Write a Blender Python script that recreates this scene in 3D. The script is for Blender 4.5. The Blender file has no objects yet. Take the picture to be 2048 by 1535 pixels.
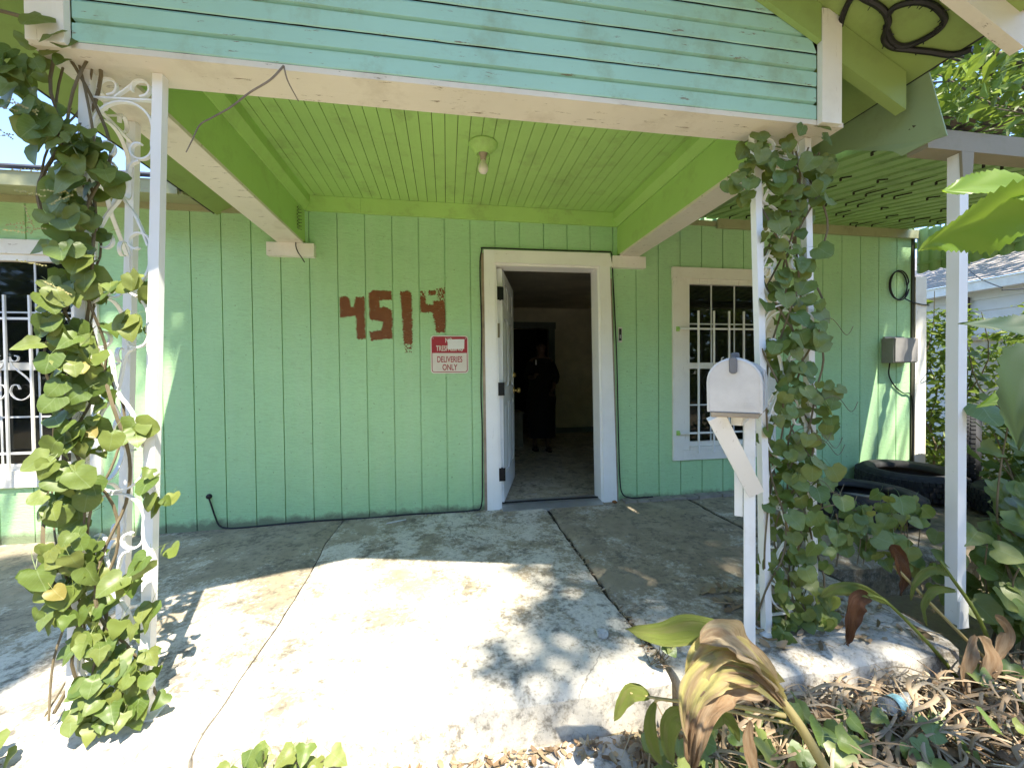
import bpy, bmesh, math, random
from mathutils import Vector, Matrix, Euler, noise

S = bpy.context.scene
COL = S.collection
RND = random.Random(4514)
PI = math.pi

# ------------------------------------------------------------------ camera, sky, sun, exposure
def make_camera():
    yaw, pit, rol = 0.15998, -0.01743, -0.01023
    f = Vector((math.sin(yaw)*math.cos(pit), math.cos(yaw)*math.cos(pit), math.sin(pit)))
    r = Vector((math.cos(yaw), -math.sin(yaw), 0)); u = r.cross(f)
    r2 = r*math.cos(rol) + u*math.sin(rol); u2 = -r*math.sin(rol) + u*math.cos(rol)
    cam = bpy.data.cameras.new('camera'); cam.sensor_width = 36; cam.lens = 807.7/2048*36
    cam.clip_start = 0.02; cam.clip_end = 600
    o = bpy.data.objects.new('camera', cam); COL.objects.link(o)
    o.matrix_world = Matrix(((r2.x, u2.x, -f.x, 0.0), (r2.y, u2.y, -f.y, -3.371), (r2.z, u2.z, -f.z, 1.1007), (0, 0, 0, 1)))
    S.camera = o
make_camera()
SUN = Vector((0.24, -0.57, 1.0)).normalized()
el = math.asin(SUN.z); az = math.atan2(SUN.x, SUN.y)
w = bpy.data.worlds.new('World'); S.world = w; w.use_nodes = True
nt = w.node_tree; bg = nt.nodes['Background']
sky = nt.nodes.new('ShaderNodeTexSky'); sky.sky_type = 'NISHITA'; sky.sun_disc = False
sky.sun_elevation = el; sky.sun_rotation = az; sky.air_density = 1.1; sky.altitude = 3500; sky.dust_density = .05; sky.ozone_density = 1.6
nt.links.new(sky.outputs[0], bg.inputs[0]); bg.inputs[1].default_value = 0.15
sl = bpy.data.lights.new('sun', 'SUN'); sl.energy = 3.2; sl.angle = math.radians(0.53); sl.color = (1.0, 0.93, 0.80)
so = bpy.data.objects.new('sun', sl); COL.objects.link(so); so.location = (2, -5, 12)
so.rotation_euler = (-SUN).to_track_quat('-Z', 'Y').to_euler()
S.view_settings.view_transform = 'Standard'; S.view_settings.look = 'None'
S.view_settings.gamma = 1; S.view_settings.exposure = 2.18
try: S.view_settings.use_curve_mapping = False
except Exception: pass
S.cycles.max_bounces = 10; S.cycles.diffuse_bounces = 6; S.cycles.transparent_max_bounces = 12

# ------------------------------------------------------------------ helpers
def tag(o, label=None, cat=None, group=None, kind=None):
    if label: o['label'] = label
    if cat: o['category'] = cat
    if group: o['group'] = group
    if kind: o['kind'] = kind
    return o
def thing(name, loc, label, cat, group=None):
    o = bpy.data.objects.new(name, None); COL.objects.link(o); o.location = loc; o.empty_display_size = .1
    return tag(o, label, cat, group)
def root_loc(o):
    v = Vector((0, 0, 0))
    while o: v += o.location; o = o.parent
    return v
def adopt(o, parent):
    """parent o so that its coordinates stay world coordinates"""
    if parent:
        o.parent = parent
        p, v = parent, Vector((0, 0, 0))
        base = parent
        while base.parent: base = base.parent
        o.matrix_parent_inverse = Matrix.Translation(-base.location) if parent is base else Matrix.Identity(4)
    return o
def mk(name, bm, mat, parent=None, smooth=False, bevel=0.0):
    if bevel:
        bmesh.ops.bevel(bm, geom=[e for e in bm.edges if len(e.link_faces) == 2 and e.calc_face_angle(0) > .6], offset=bevel, segments=1, affect='EDGES')
    me = bpy.data.meshes.new(name)
    bmesh.ops.recalc_face_normals(bm, faces=bm.faces)
    bm.to_mesh(me); bm.free()
    if smooth:
        for p in me.polygons: p.use_smooth = True
    if mat: me.materials.append(mat)
    o = bpy.data.objects.new(name, me); COL.objects.link(o)
    return adopt(o, parent)
def pymesh(name, vs, fs, mat, parent=None, smooth=False):
    me = bpy.data.meshes.new(name); me.from_pydata(vs, [], fs); me.update()
    if smooth:
        for p in me.polygons: p.use_smooth = True
    if mat: me.materials.append(mat)
    o = bpy.data.objects.new(name, me); COL.objects.link(o)
    return adopt(o, parent)
def B(): return bmesh.new()
def box(bm, x0, x1, y0, y1, z0, z1):
    v = [bm.verts.new(p) for p in ((x0,y0,z0),(x1,y0,z0),(x1,y1,z0),(x0,y1,z0),(x0,y0,z1),(x1,y0,z1),(x1,y1,z1),(x0,y1,z1))]
    for f in ((0,3,2,1),(4,5,6,7),(0,1,5,4),(1,2,6,5),(2,3,7,6),(3,0,4,7)): bm.faces.new([v[i] for i in f])
    return bm
def boxo(name, dims, mat, parent=None, bevel=0.0): return mk(name, box(B(), *dims), mat, parent, bevel=bevel)
def prism(bm, poly, ax, a0, a1):
    """extrude a 2-D polygon along axis 'x','y' or 'z'"""
    def P(p, a): return {'x': (a, p[0], p[1]), 'y': (p[0], a, p[1]), 'z': (p[0], p[1], a)}[ax]
    A = [bm.verts.new(P(p, a0)) for p in poly]; C = [bm.verts.new(P(p, a1)) for p in poly]
    n = len(poly)
    bm.faces.new(A); bm.faces.new(C[::-1])
    for i in range(n): bm.faces.new([A[i], C[i], C[(i+1) % n], A[(i+1) % n]])
    return bm
def beam(bm, a, b, wx, wz, up=(0, 0, 1)):
    """a rectangular bar from a to b"""
    a, b = Vector(a), Vector(b); d = (b-a).normalized(); up = Vector(up)
    s = d.cross(up)
    if s.length < 1e-4: s = d.cross(Vector((0, 1, 0)))
    s.normalize(); t = s.cross(d)
    q = [s*wx/2+t*wz/2, -s*wx/2+t*wz/2, -s*wx/2-t*wz/2, s*wx/2-t*wz/2]
    A = [bm.verts.new(a+k) for k in q]; C = [bm.verts.new(b+k) for k in q]
    bm.faces.new(A); bm.faces.new(C[::-1])
    for i in range(4): bm.faces.new([A[i], C[i], C[(i+1) % 4], A[(i+1) % 4]])
    return bm
def smooth_path(pts, n=6):
    pts = [Vector(p) for p in pts]
    if len(pts) < 3: return pts
    out = []
    for i in range(len(pts)-1):
        p0 = pts[max(i-1, 0)]; p1 = pts[i]; p2 = pts[i+1]; p3 = pts[min(i+2, len(pts)-1)]
        for k in range(n):
            t = k/n
            out.append(.5*((2*p1)+(p2-p0)*t+(2*p0-5*p1+4*p2-p3)*t*t+(3*p1-p0-3*p2+p3)*t*t*t))
    out.append(pts[-1]); return out
def tube(bm, pts, r, seg=6, r1=None):
    pts = [Vector(p) for p in pts]; rings = []; n = len(pts); prev = None
    for i, p in enumerate(pts):
        d = (pts[min(i+1, n-1)]-pts[max(i-1, 0)]).normalized()
        if prev is None:
            s = d.cross(Vector((0, 0, 1)))
            if s.length < .1: s = d.cross(Vector((0, 1, 0)))
        else: s = prev - d*prev.dot(d)
        s.normalize(); prev = s; t = d.cross(s)
        rr = r if r1 is None else r+(r1-r)*i/max(1, n-1)
        rings.append([bm.verts.new(p+(s*math.cos(2*PI*k/seg)+t*math.sin(2*PI*k/seg))*rr) for k in range(seg)])
    for a, b in zip(rings, rings[1:]):
        for k in range(seg): bm.faces.new([a[k], a[(k+1) % seg], b[(k+1) % seg], b[k]])
    bm.faces.new(rings[0][::-1]); bm.faces.new(rings[-1])
    return bm
def flatbar(bm, pts, nrm, wid, thk):
    """a flat strip bent along pts: wid along nrm, thk in the plane"""
    pts = [Vector(p) for p in pts]; nrm = Vector(nrm).normalized(); n = len(pts); rings = []
    for i, p in enumerate(pts):
        d = (pts[min(i+1, n-1)]-pts[max(i-1, 0)]).normalized(); s = d.cross(nrm).normalized()
        rings.append([bm.verts.new(p+s*a*thk/2+nrm*b*wid/2) for a, b in ((1,1),(-1,1),(-1,-1),(1,-1))])
    for a, b in zip(rings, rings[1:]):
        for k in range(4): bm.faces.new([a[k], a[(k+1) % 4], b[(k+1) % 4], b[k]])
    bm.faces.new(rings[0][::-1]); bm.faces.new(rings[-1])
    return bm
def lathe(bm, prof, c, axis='z', seg=32):
    """prof: list of (radius, height)"""
    c = Vector(c); rings = []
    for r, h in prof:
        if r < 1e-5:
            rings.append([bm.verts.new(c+(Vector((0, 0, h)) if axis == 'z' else Vector((0, h, 0)) if axis == 'y' else Vector((h, 0, 0))))]); continue
        ring = []
        for k in range(seg):
            a = 2*PI*k/seg; x, y = r*math.cos(a), r*math.sin(a)
            ring.append(bm.verts.new(c+(Vector((x, y, h)) if axis == 'z' else Vector((x, h, y)) if axis == 'y' else Vector((h, x, y)))))
        rings.append(ring)
    for a, b in zip(rings, rings[1:]):
        if len(a) == 1 and len(b) == 1: continue
        for k in range(seg):
            k2 = (k+1) % seg
            if len(a) == 1: bm.faces.new([a[0], b[k2], b[k]])
            elif len(b) == 1: bm.faces.new([a[k], a[k2], b[0]])
            else: bm.faces.new([a[k], a[k2], b[k2], b[k]])
    return bm

# ------------------------------------------------------------------ materials
class M_:
    """tiny node-graph helper"""
    def __init__(s, name):
        s.m = bpy.data.materials.new(name); s.m.use_nodes = True; s.n = s.m.node_tree.nodes; s.l = s.m.node_tree.links
        s.b = s.n['Principled BSDF']; s.out = s.n['Material Output']; s._co = None
        if 'Specular IOR Level' in s.b.inputs: s.b.inputs['Specular IOR Level'].default_value = .35
    def co(s):
        if s._co is None: s._co = s.n.new('ShaderNodeTexCoord')
        return s._co.outputs['Object']
    def map(s, scale=(1, 1, 1), rot=(0, 0, 0), loc=(0, 0, 0), src=None):
        k = s.n.new('ShaderNodeMapping'); k.inputs['Scale'].default_value = scale; k.inputs['Rotation'].default_value = rot; k.inputs['Location'].default_value = loc
        s.l.new(src or s.co(), k.inputs['Vector']); return k.outputs[0]
    def noise(s, scale=5, detail=4, rough=.55, vec=None, dist=0):
        k = s.n.new('ShaderNodeTexNoise'); k.inputs['Scale'].default_value = scale; k.inputs['Detail'].default_value = detail
        k.inputs['Roughness'].default_value = rough; k.inputs['Distortion'].default_value = dist
        s.l.new(vec or s.co(), k.inputs['Vector']); return k.outputs['Fac']
    def ramp(s, src, stops):
        k = s.n.new('ShaderNodeValToRGB'); r = k.color_ramp
        while len(r.elements) < len(stops): r.elements.new(.5)
        for e, (p, c) in zip(r.elements, stops): e.position = p; e.color = (c, c, c, 1) if isinstance(c, (int, float)) else (*c, 1)
        s.l.new(src, k.inputs[0]); return k.outputs[0]
    def mix(s, fac, a, b, mode='MIX'):
        k = s.n.new('ShaderNodeMix'); k.data_type = 'RGBA'; k.blend_type = mode
        for sock, v in ((k.inputs['Factor'], fac), (k.inputs['A'], a), (k.inputs['B'], b)) if False else ((k.inputs[0], fac), (k.inputs[6], a), (k.inputs[7], b)):
            if hasattr(v, 'links'): s.l.new(v, sock)
            elif isinstance(v, (int, float)): sock.default_value = v if sock.type == 'VALUE' else (v, v, v, 1)
            else: sock.default_value = (*v, 1)
        return k.outputs[2]
    def math(s, op, a, b=0.0):
        k = s.n.new('ShaderNodeMath'); k.operation = op
        for i, v in enumerate((a, b)):
            if hasattr(v, 'links'): s.l.new(v, k.inputs[i])
            else: k.inputs[i].default_value = v
        return k.outputs[0]
    def bump(s, h, strength=.3, dist=.01):
        k = s.n.new('ShaderNodeBump'); k.inputs['Strength'].default_value = strength; k.inputs['Distance'].default_value = dist
        s.l.new(h, k.inputs['Height']); s.l.new(k.outputs[0], s.b.inputs['Normal']); return k.outputs[0]
    def color(s, c):
        if hasattr(c, 'links'): s.l.new(c, s.b.inputs['Base Color'])
        else: s.b.inputs['Base Color'].default_value = (*c, 1)
    def rough(s, v):
        if hasattr(v, 'links'): s.l.new(v, s.b.inputs['Roughness'])
        else: s.b.inputs['Roughness'].default_value = v
    def rand(s):
        k = s.n.new('ShaderNodeObjectInfo'); return k.outputs['Random']
    def island(s):
        k = s.n.new('ShaderNodeNewGeometry'); return k.outputs['Random Per Island']
def hsv_mul(c, f): return tuple(min(1, x*f) for x in c)

def painted_wood(name, col, grain=(2, 40, 40), wear=(.30, .24, .16), wear_amt=.30, bump=.25, rough=.6, vary=.05, grime=(.16, .15, .07), grime_amt=.18):
    m = M_(name)
    g = m.noise(1, 5, .6, m.map(grain)); big = m.noise(1.7, 5, .6); fine = m.noise(60, 3, .6)
    c = m.mix(m.ramp(big, [(.3, 0), (.75, 1)]), hsv_mul(col, 1-vary*1.6), hsv_mul(col, 1+vary))
    rr = m.math('MULTIPLY', m.rand(), .10); c = m.mix(rr, c, hsv_mul(col, .75))
    c = m.mix(m.math('MULTIPLY', m.ramp(m.noise(5, 6, .7), [(.52, 0), (.75, 1)]), grime_amt), c, grime)
    if wear_amt:
        chips = m.ramp(m.noise(9, 8, .75, m.map((grain[0]*.35+.2, grain[1]*.12+.2, grain[2]*.12+.2))), [(.66-.06*wear_amt, 0), (.69-.06*wear_amt, 1)])
        c = m.mix(m.math('MULTIPLY', chips, min(1, wear_amt*2)), c, wear)
    m.color(c); m.rough(rough)
    h = m.math('ADD', m.math('MULTIPLY', g, 1.0), m.math('MULTIPLY', fine, .35)); m.bump(h, bump, .004)
    return m.m

def wall_paint():
    """rough-sawn plywood siding under mint paint: short wavy horizontal saw marks, dirt specks"""
    m = M_('mint_siding_paint'); col = (.405, .655, .335)
    saw = m.noise(1, 4, .62, m.map((16, 30, 95)), 1.2); big = m.noise(1.3, 5, .6); sp = m.noise(46, 2, .5); sp2 = m.noise(7, 6, .75)
    c = m.mix(m.ramp(big, [(.3, 0), (.72, 1)]), hsv_mul(col, .93), hsv_mul(col, 1.05))
    c = m.mix(m.ramp(saw, [(.38, .30), (.54, 0)]), c, hsv_mul(col, .68))
    c = m.mix(m.math('MULTIPLY', m.rand(), .10), c, hsv_mul(col, .8))
    c = m.mix(m.math('MULTIPLY', m.ramp(sp, [(.70, 0), (.725, 1)]), .55), c, (.10, .12, .06))
    c = m.mix(m.math('MULTIPLY', m.ramp(m.noise(1, 5, .6, m.map((9, 9, .5))), [(.42, 0), (.72, 1)]), .22), c, (.52, .68, .42))
    c = m.mix(m.math('MULTIPLY', m.ramp(m.noise(13, 8, .8), [(.67, 0), (.70, 1)]), .5), c, (.20, .19, .10))
    c = m.mix(m.math('MULTIPLY', m.ramp(sp2, [(.56, 0), (.8, 1)]), .22), c, (.18, .20, .09))
    # splash dirt close to the slab
    k = m.n.new('ShaderNodeSeparateXYZ'); m.l.new(m.co(), k.inputs[0])
    low = m.ramp(m.math('ADD', k.outputs[2], m.math('MULTIPLY', m.math('SUBTRACT', m.noise(9, 5, .7), .5), .16)), [(-.01, .75), (.05, .0)])
    c = m.mix(low, c, (.14, .12, .08))
    m.color(c); m.rough(.62); m.bump(m.math('ADD', saw, m.math('MULTIPLY', sp, .25)), .6, .006)
    return m.m

def concrete(name, base=(.41, .345, .245), paint=(.69, .63, .52), amount=.5, scale=1.0, stain=.5):
    m = M_(name)
    vec = m.map((scale, scale, scale))
    big = m.noise(1.1, 5, .62, vec); mid = m.noise(4.2, 9, .72, vec, .4); fine = m.noise(55, 4, .65); sp = m.noise(130, 2, .6)
    b = m.mix(m.ramp(mid, [(.28, 0), (.72, 1)]), hsv_mul(base, .62), hsv_mul(base, 1.25))
    b = m.mix(m.ramp(m.noise(2.1, 6, .7, m.map((1, 1, 1), (0, 0, .7), (3, 1, 0))), [(.45, 0), (.66, .55)]), b, (.30, .245, .15))
    t = m.math('ADD', m.math('MULTIPLY', m.noise(48, 5, .8), .30), m.math('SUBTRACT', 0.0, .15))
    t = m.math('ADD', t, m.math('ADD', m.math('MULTIPLY', big, .50), m.math('MULTIPLY', mid, .40))); t = m.math('ADD', t, m.math('MULTIPLY', m.noise(17, 6, .75, vec, .8), .22))
    k = m.n.new('ShaderNodeSeparateXYZ'); m.l.new(m.co(), k.inputs[0])
    # the paint has been worn off most in the walked middle of the porch, least at the front rim
    front = m.ramp(m.math('MULTIPLY', k.outputs[1], -.5), [(.25, 0), (.98, .13)])
    t = m.math('ADD', t, front)
    pm = m.ramp(t, [(.60-.10*amount, 0), (.66-.10*amount, 1)])
    pm = m.math('MULTIPLY', pm, m.ramp(fine, [(.30, .25), (.42, 1)]))
    pc = m.mix(m.ramp(fine, [(.3, 0), (.7, 1)]), hsv_mul(paint, .82), paint)
    c = m.mix(pm, b, pc)
    st = m.ramp(m.noise(1.9, 7, .72, m.map((1, 1.3, 1), (0, 0, .3), (7.3, 2, 0))), [(.55, 0), (.72, stain)])
    c = m.mix(st, c, (.085, .08, .062))
    c = m.mix(m.math('MULTIPLY', m.ramp(sp, [(.66, 0), (.72, 1)]), .6), c, (.07, .06, .05))
    c = m.mix(m.math('MULTIPLY', m.ramp(m.math('MULTIPLY', m.noise(3.3, 8, .8, m.map((1, 1, 1), (0, 0, 1.1), (5, 9, 0))), m.noise(26, 4, .7)), [(.25, 0), (.36, 1)]), .8), c, (.12, .105, .08))
    vo = m.n.new('ShaderNodeTexVoronoi'); vo.feature = 'DISTANCE_TO_EDGE'; vo.inputs['Scale'].default_value = 1.1
    dn = m.n.new('ShaderNodeTexNoise'); dn.inputs['Scale'].default_value = 3.5; dn.inputs['Detail'].default_value = 6; m.l.new(m.co(), dn.inputs['Vector'])
    va = m.n.new('ShaderNodeVectorMath'); va.operation = 'MULTIPLY_ADD'; va.inputs[1].default_value = (.5, .5, .5); m.l.new(dn.outputs['Color'], va.inputs[0]); m.l.new(m.co(), va.inputs[2]); m.l.new(va.outputs[0], vo.inputs['Vector'])
    ck = m.math('MULTIPLY', m.ramp(vo.outputs['Distance'], [(.0, 1), (.006, 0)]), m.ramp(m.noise(1.3, 3, .5), [(.48, 0), (.58, .7)]))
    c = m.mix(ck, c, (.06, .05, .04)); m.color(c); m.rough(.82)
    m.bump(m.math('ADD', m.math('ADD', m.math('MULTIPLY', pm, .5), mid), m.math('MULTIPLY', fine, .5)), .5, .006)
    return m.m

def white_metal(name='white_iron_paint', col=(.86, .855, .84)):
    m = M_(name)
    n1 = m.noise(14, 7, .7); n2 = m.noise(3, 4, .6)
    c = m.mix(m.ramp(n2, [(.35, 0), (.7, .25)]), col, (.62, .59, .53))
    c = m.mix(m.math('MULTIPLY', m.ramp(m.noise(26, 7, .75), [(.66, 0), (.70, 1)]), .75), c, (.19, .16, .13))
    m.color(c); m.rough(.45); m.bump(n1, .18, .003); return m.m

def leaf_mat(name, cols, vein=(.26, .33, .13), trans=.35, rough=.45, per='object', veins=True, dark_tip=None):
    m = M_(name)
    r = m.rand() if per == 'object' else m.island()
    n = len(cols); c = m.ramp(r, [(i/max(1, n-1), cols[i]) for i in range(n)])
    mot = m.noise(9 if per != 'object' else 3.0, 5, .65); c = m.mix(m.math('MULTIPLY', m.ramp(mot, [(.4, 0), (.8, 1)]), .35), c, hsv_mul(cols[0], .6))
    k = m.n.new('ShaderNodeSeparateXYZ'); m.l.new(m.co(), k.inputs[0])
    if veins:
        ax = m.math('ABSOLUTE', k.outputs[0])
        fr = m.math('FRACT', m.math('MULTIPLY', m.math('SUBTRACT', k.outputs[1], m.math('MULTIPLY', ax, .75)), 5.0))
        side = m.math('LESS_THAN', fr, .10); mid = m.math('LESS_THAN', ax, .018)
        v = m.math('MAXIMUM', m.math('MULTIPLY', side, .45), mid); c = m.mix(m.math('MULTIPLY', v, .6), c, vein)
        m.bump(v, .3, .02)
    m.color(c); m.rough(rough); m.b.inputs['Specular IOR Level'].default_value = .4
    t = m.n.new('ShaderNodeBsdfTranslucent'); tc = m.mix(.75, c, (.42, .55, .06), 'MIX'); tc = m.mix(.55, c, tc)
    m.l.new(tc, t.inputs['Color'])
    mx = m.n.new('ShaderNodeMixShader'); mx.inputs[0].default_value = trans
    m.l.new(m.b.outputs[0], mx.inputs[1]); m.l.new(t.outputs[0], mx.inputs[2]); m.l.new(mx.outputs[0], m.out.inputs['Surface'])
    return m.m

def plain(name, col, rough=.6, metal=0.0, var=.12, scale=8, bump=.1):
    m = M_(name); n1 = m.noise(scale, 5, .65)
    m.color(m.mix(m.ramp(n1, [(.3, 0), (.7, 1)]), hsv_mul(col, 1-var), hsv_mul(col, 1+var))); m.rough(rough); m.b.inputs['Metallic'].default_value = metal
    if bump: m.bump(m.noise(scale*6, 3, .6), bump, .003)
    return m.m

MINT = wall_paint()
LIME = painted_wood('lime_tinted_ceiling', (.43, .65, .19), (40, 2, 40), wear_amt=.3, bump=.25, grime_amt=.42, vary=.08)  # yellower than the wall paint, chosen so its bounce tints the wall top
LIMEB = painted_wood('lime_tinted_beam', (.40, .62, .17), (40, 2, 40), wear_amt=.15, bump=.15, grime_amt=.28)
TURQ = painted_wood('sky_tinted_siding', (.365, .60, .49), (2, 40, 40), wear=(.22, .19, .13), wear_amt=.75, bump=.4, grime=(.20, .21, .08), grime_amt=.5)  # wall green made bluer for the sky light the gable faces
CREAM = painted_wood('cream_trim_paint', (.72, .655, .54), (2, 40, 40), wear=(.24, .18, .11), wear_amt=.75, bump=.35, grime=(.36, .28, .18), grime_amt=.4)
CREAMV = painted_wood('cream_upright_paint', (.83, .79, .70), (40, 40, 2), wear=(.28, .21, .13), wear_amt=.5, bump=.35, grime=(.42, .35, .24), grime_amt=.25)
CREAMH = painted_wood('cream_rail_paint', (.83, .79, .70), (2, 40, 40), wear=(.28, .21, .13), wear_amt=.5, bump=.35, grime=(.42, .35, .24), grime_amt=.25)
OLIVE = painted_wood('weathered_eave_paint', (.36, .36, .20), (2, 40, 40), wear_amt=.4, bump=.25, grime=(.12, .12, .06), grime_amt=.45)
IRON = white_metal()
CONC = concrete('worn_painted_concrete')
CONCL = concrete('half_worn_shaded_concrete', (.36, .30, .215), (.66, .60, .50), .02, 1.1, .55)  # thin worn paint, also darkened to stand in for missing shade
CONCB = concrete('bare_worn_concrete', (.33, .275, .195), (.58, .53, .44), -.45, 1.15, .6)
CONC2 = concrete('rough_walk_concrete', (.33, .29, .24), (.5, .48, .44), .25, 1.6, .5)
BLACK = plain('black_cable_rubber', (.018, .017, .016), .5, var=.3)

# measured outlines (metres)
DIGITS = {'A': [(-0.829, 1.738), (-0.788, 1.754), (-0.753, 1.729), (-0.745, 1.677), (-0.724, 1.657), (-0.708, 1.741), (-0.642, 1.748), (-0.637, 1.708), (-0.641, 1.591), (-0.636, 1.417), (-0.703, 1.408), (-0.708, 1.596), (-0.824, 1.583), (-0.828, 1.658)], 'B': [(-0.608, 1.766), (-0.582, 1.799), (-0.432, 1.797), (-0.431, 1.729), (-0.527, 1.719), (-0.522, 1.663), (-0.477, 1.67), (-0.432, 1.641), (-0.427, 1.559), (-0.434, 1.476), (-0.429, 1.418), (-0.594, 1.399), (-0.61, 1.469), (-0.514, 1.482), (-0.501, 1.552), (-0.602, 1.566)], 'C': [(-0.364, 1.792), (-0.303, 1.806), (-0.275, 1.786), (-0.274, 1.608), (-0.275, 1.401), (-0.272, 1.377), (-0.338, 1.377), (-0.344, 1.418), (-0.35, 1.595)], 'C2': [(-0.338, 1.377), (-0.272, 1.377), (-0.273, 1.309), (-0.334, 1.306)], 'D': [(-0.208, 1.763), (-0.165, 1.764), (-0.16, 1.696), (-0.095, 1.694), (-0.09, 1.629), (-0.207, 1.633)], 'E': [(-0.101, 1.724), (-0.012, 1.732), (-0.002, 1.612), (-0.013, 1.471), (-0.081, 1.467), (-0.108, 1.622)], 'F': [(-0.208, 1.805), (-0.164, 1.806), (-0.165, 1.767), (-0.206, 1.766)], 'G': [(-0.141, 1.807), (-0.076, 1.811), (-0.083, 1.769), (-0.135, 1.768)], 'H': [(-0.076, 1.82), (-0.011, 1.837), (-0.002, 1.792), (-0.012, 1.729), (-0.065, 1.734)]}
IVY = [(-1.169, 2.179, 0.061, 6), (-1.263, 2.137, 0.06, 6), (-1.317, 2.062, 0.053, 7), (-1.267, 1.976, 0.067, 9), (-1.203, 1.889, 0.068, 10), (-1.136, 1.848, 0.069, 9), (-1.096, 1.788, 0.07, 8), (-1.167, 1.72, 0.069, 10), (-1.155, 1.627, 0.069, 10), (-1.158, 1.516, 0.069, 10), (-1.167, 1.422, 0.069, 10), (-1.177, 1.311, 0.069, 11), (-1.166, 1.216, 0.069, 11), (-1.155, 1.104, 0.076, 11), (-1.171, 0.993, 0.076, 11), (-1.174, 0.881, 0.069, 10), (-1.163, 0.784, 0.063, 7), (-1.192, 0.722, 0.055, 6), (-1.181, 0.592, 0.069, 8), (-1.211, 0.498, 0.076, 9), (-1.142, 0.508, 0.056, 4), (-1.186, 0.399, 0.077, 9), (-1.118, 0.327, 0.078, 9), (-1.135, 0.214, 0.099, 12), (-1.081, 0.092, 0.101, 13), (-1.127, -0.017, 0.1, 12), (-0.979, 0.162, 0.051, 6), (-0.937, 0.707, 0.026, 2), (-0.95, 0.79, 0.029, 2), (-0.956, 0.526, 0.022, 2), (-0.989, 0.33, 0.022, 3), (-1.044, 0.451, 0.029, 3), (-1.086, -0.106, 0.086, 8), (-1.007, 1.426, 0.036, 4), (-1.017, 1.297, 0.036, 3), (-1.018, 0.94, 0.032, 4), (-0.997, 0.014, 0.059, 5), (-1.064, 0.239, 0.057, 5)]
VINE = [(1.335, 2.038, 0.097, 7), (1.531, 2.053, 0.113, 8), (1.632, 1.995, 0.072, 4), (1.287, 1.929, 0.084, 6), (1.481, 1.899, 0.125, 9), (1.582, 1.818, 0.115, 6), (1.432, 1.745, 0.112, 7), (1.482, 1.618, 0.113, 6), (1.458, 1.466, 0.112, 6), (1.533, 1.336, 0.101, 6), (1.558, 1.205, 0.115, 8), (1.433, 1.161, 0.1, 6), (1.483, 1.052, 0.113, 7), (1.61, 0.984, 0.09, 4), (1.459, 0.877, 0.113, 7), (1.661, 0.871, 0.065, 3), (1.534, 0.72, 0.128, 9), (1.636, 0.626, 0.104, 6), (1.434, 0.593, 0.095, 5), (1.535, 0.454, 0.128, 8), (1.663, 0.355, 0.118, 6), (1.485, 0.28, 0.114, 8), (1.536, 0.141, 0.129, 9), (1.638, 0.041, 0.118, 7), (1.485, -0.01, 0.097, 6), (1.588, -0.157, 0.117, 6), (1.461, -0.209, 0.089, 4), (1.64, -0.3, 0.092, 4)]
TRAIL = [(1.786, 0.446, 0.068, 3), (1.895, 0.416, 0.083, 4), (2.005, 0.479, 0.099, 5), (2.118, 0.472, 0.086, 4), (1.841, 0.349, 0.068, 3), (2.091, 0.355, 0.063, 2), (2.063, 0.237, 0.063, 2), (2.206, 0.226, 0.064, 2), (2.295, 0.121, 0.065, 2), (1.951, 0.317, 0.07, 2)]
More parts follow.
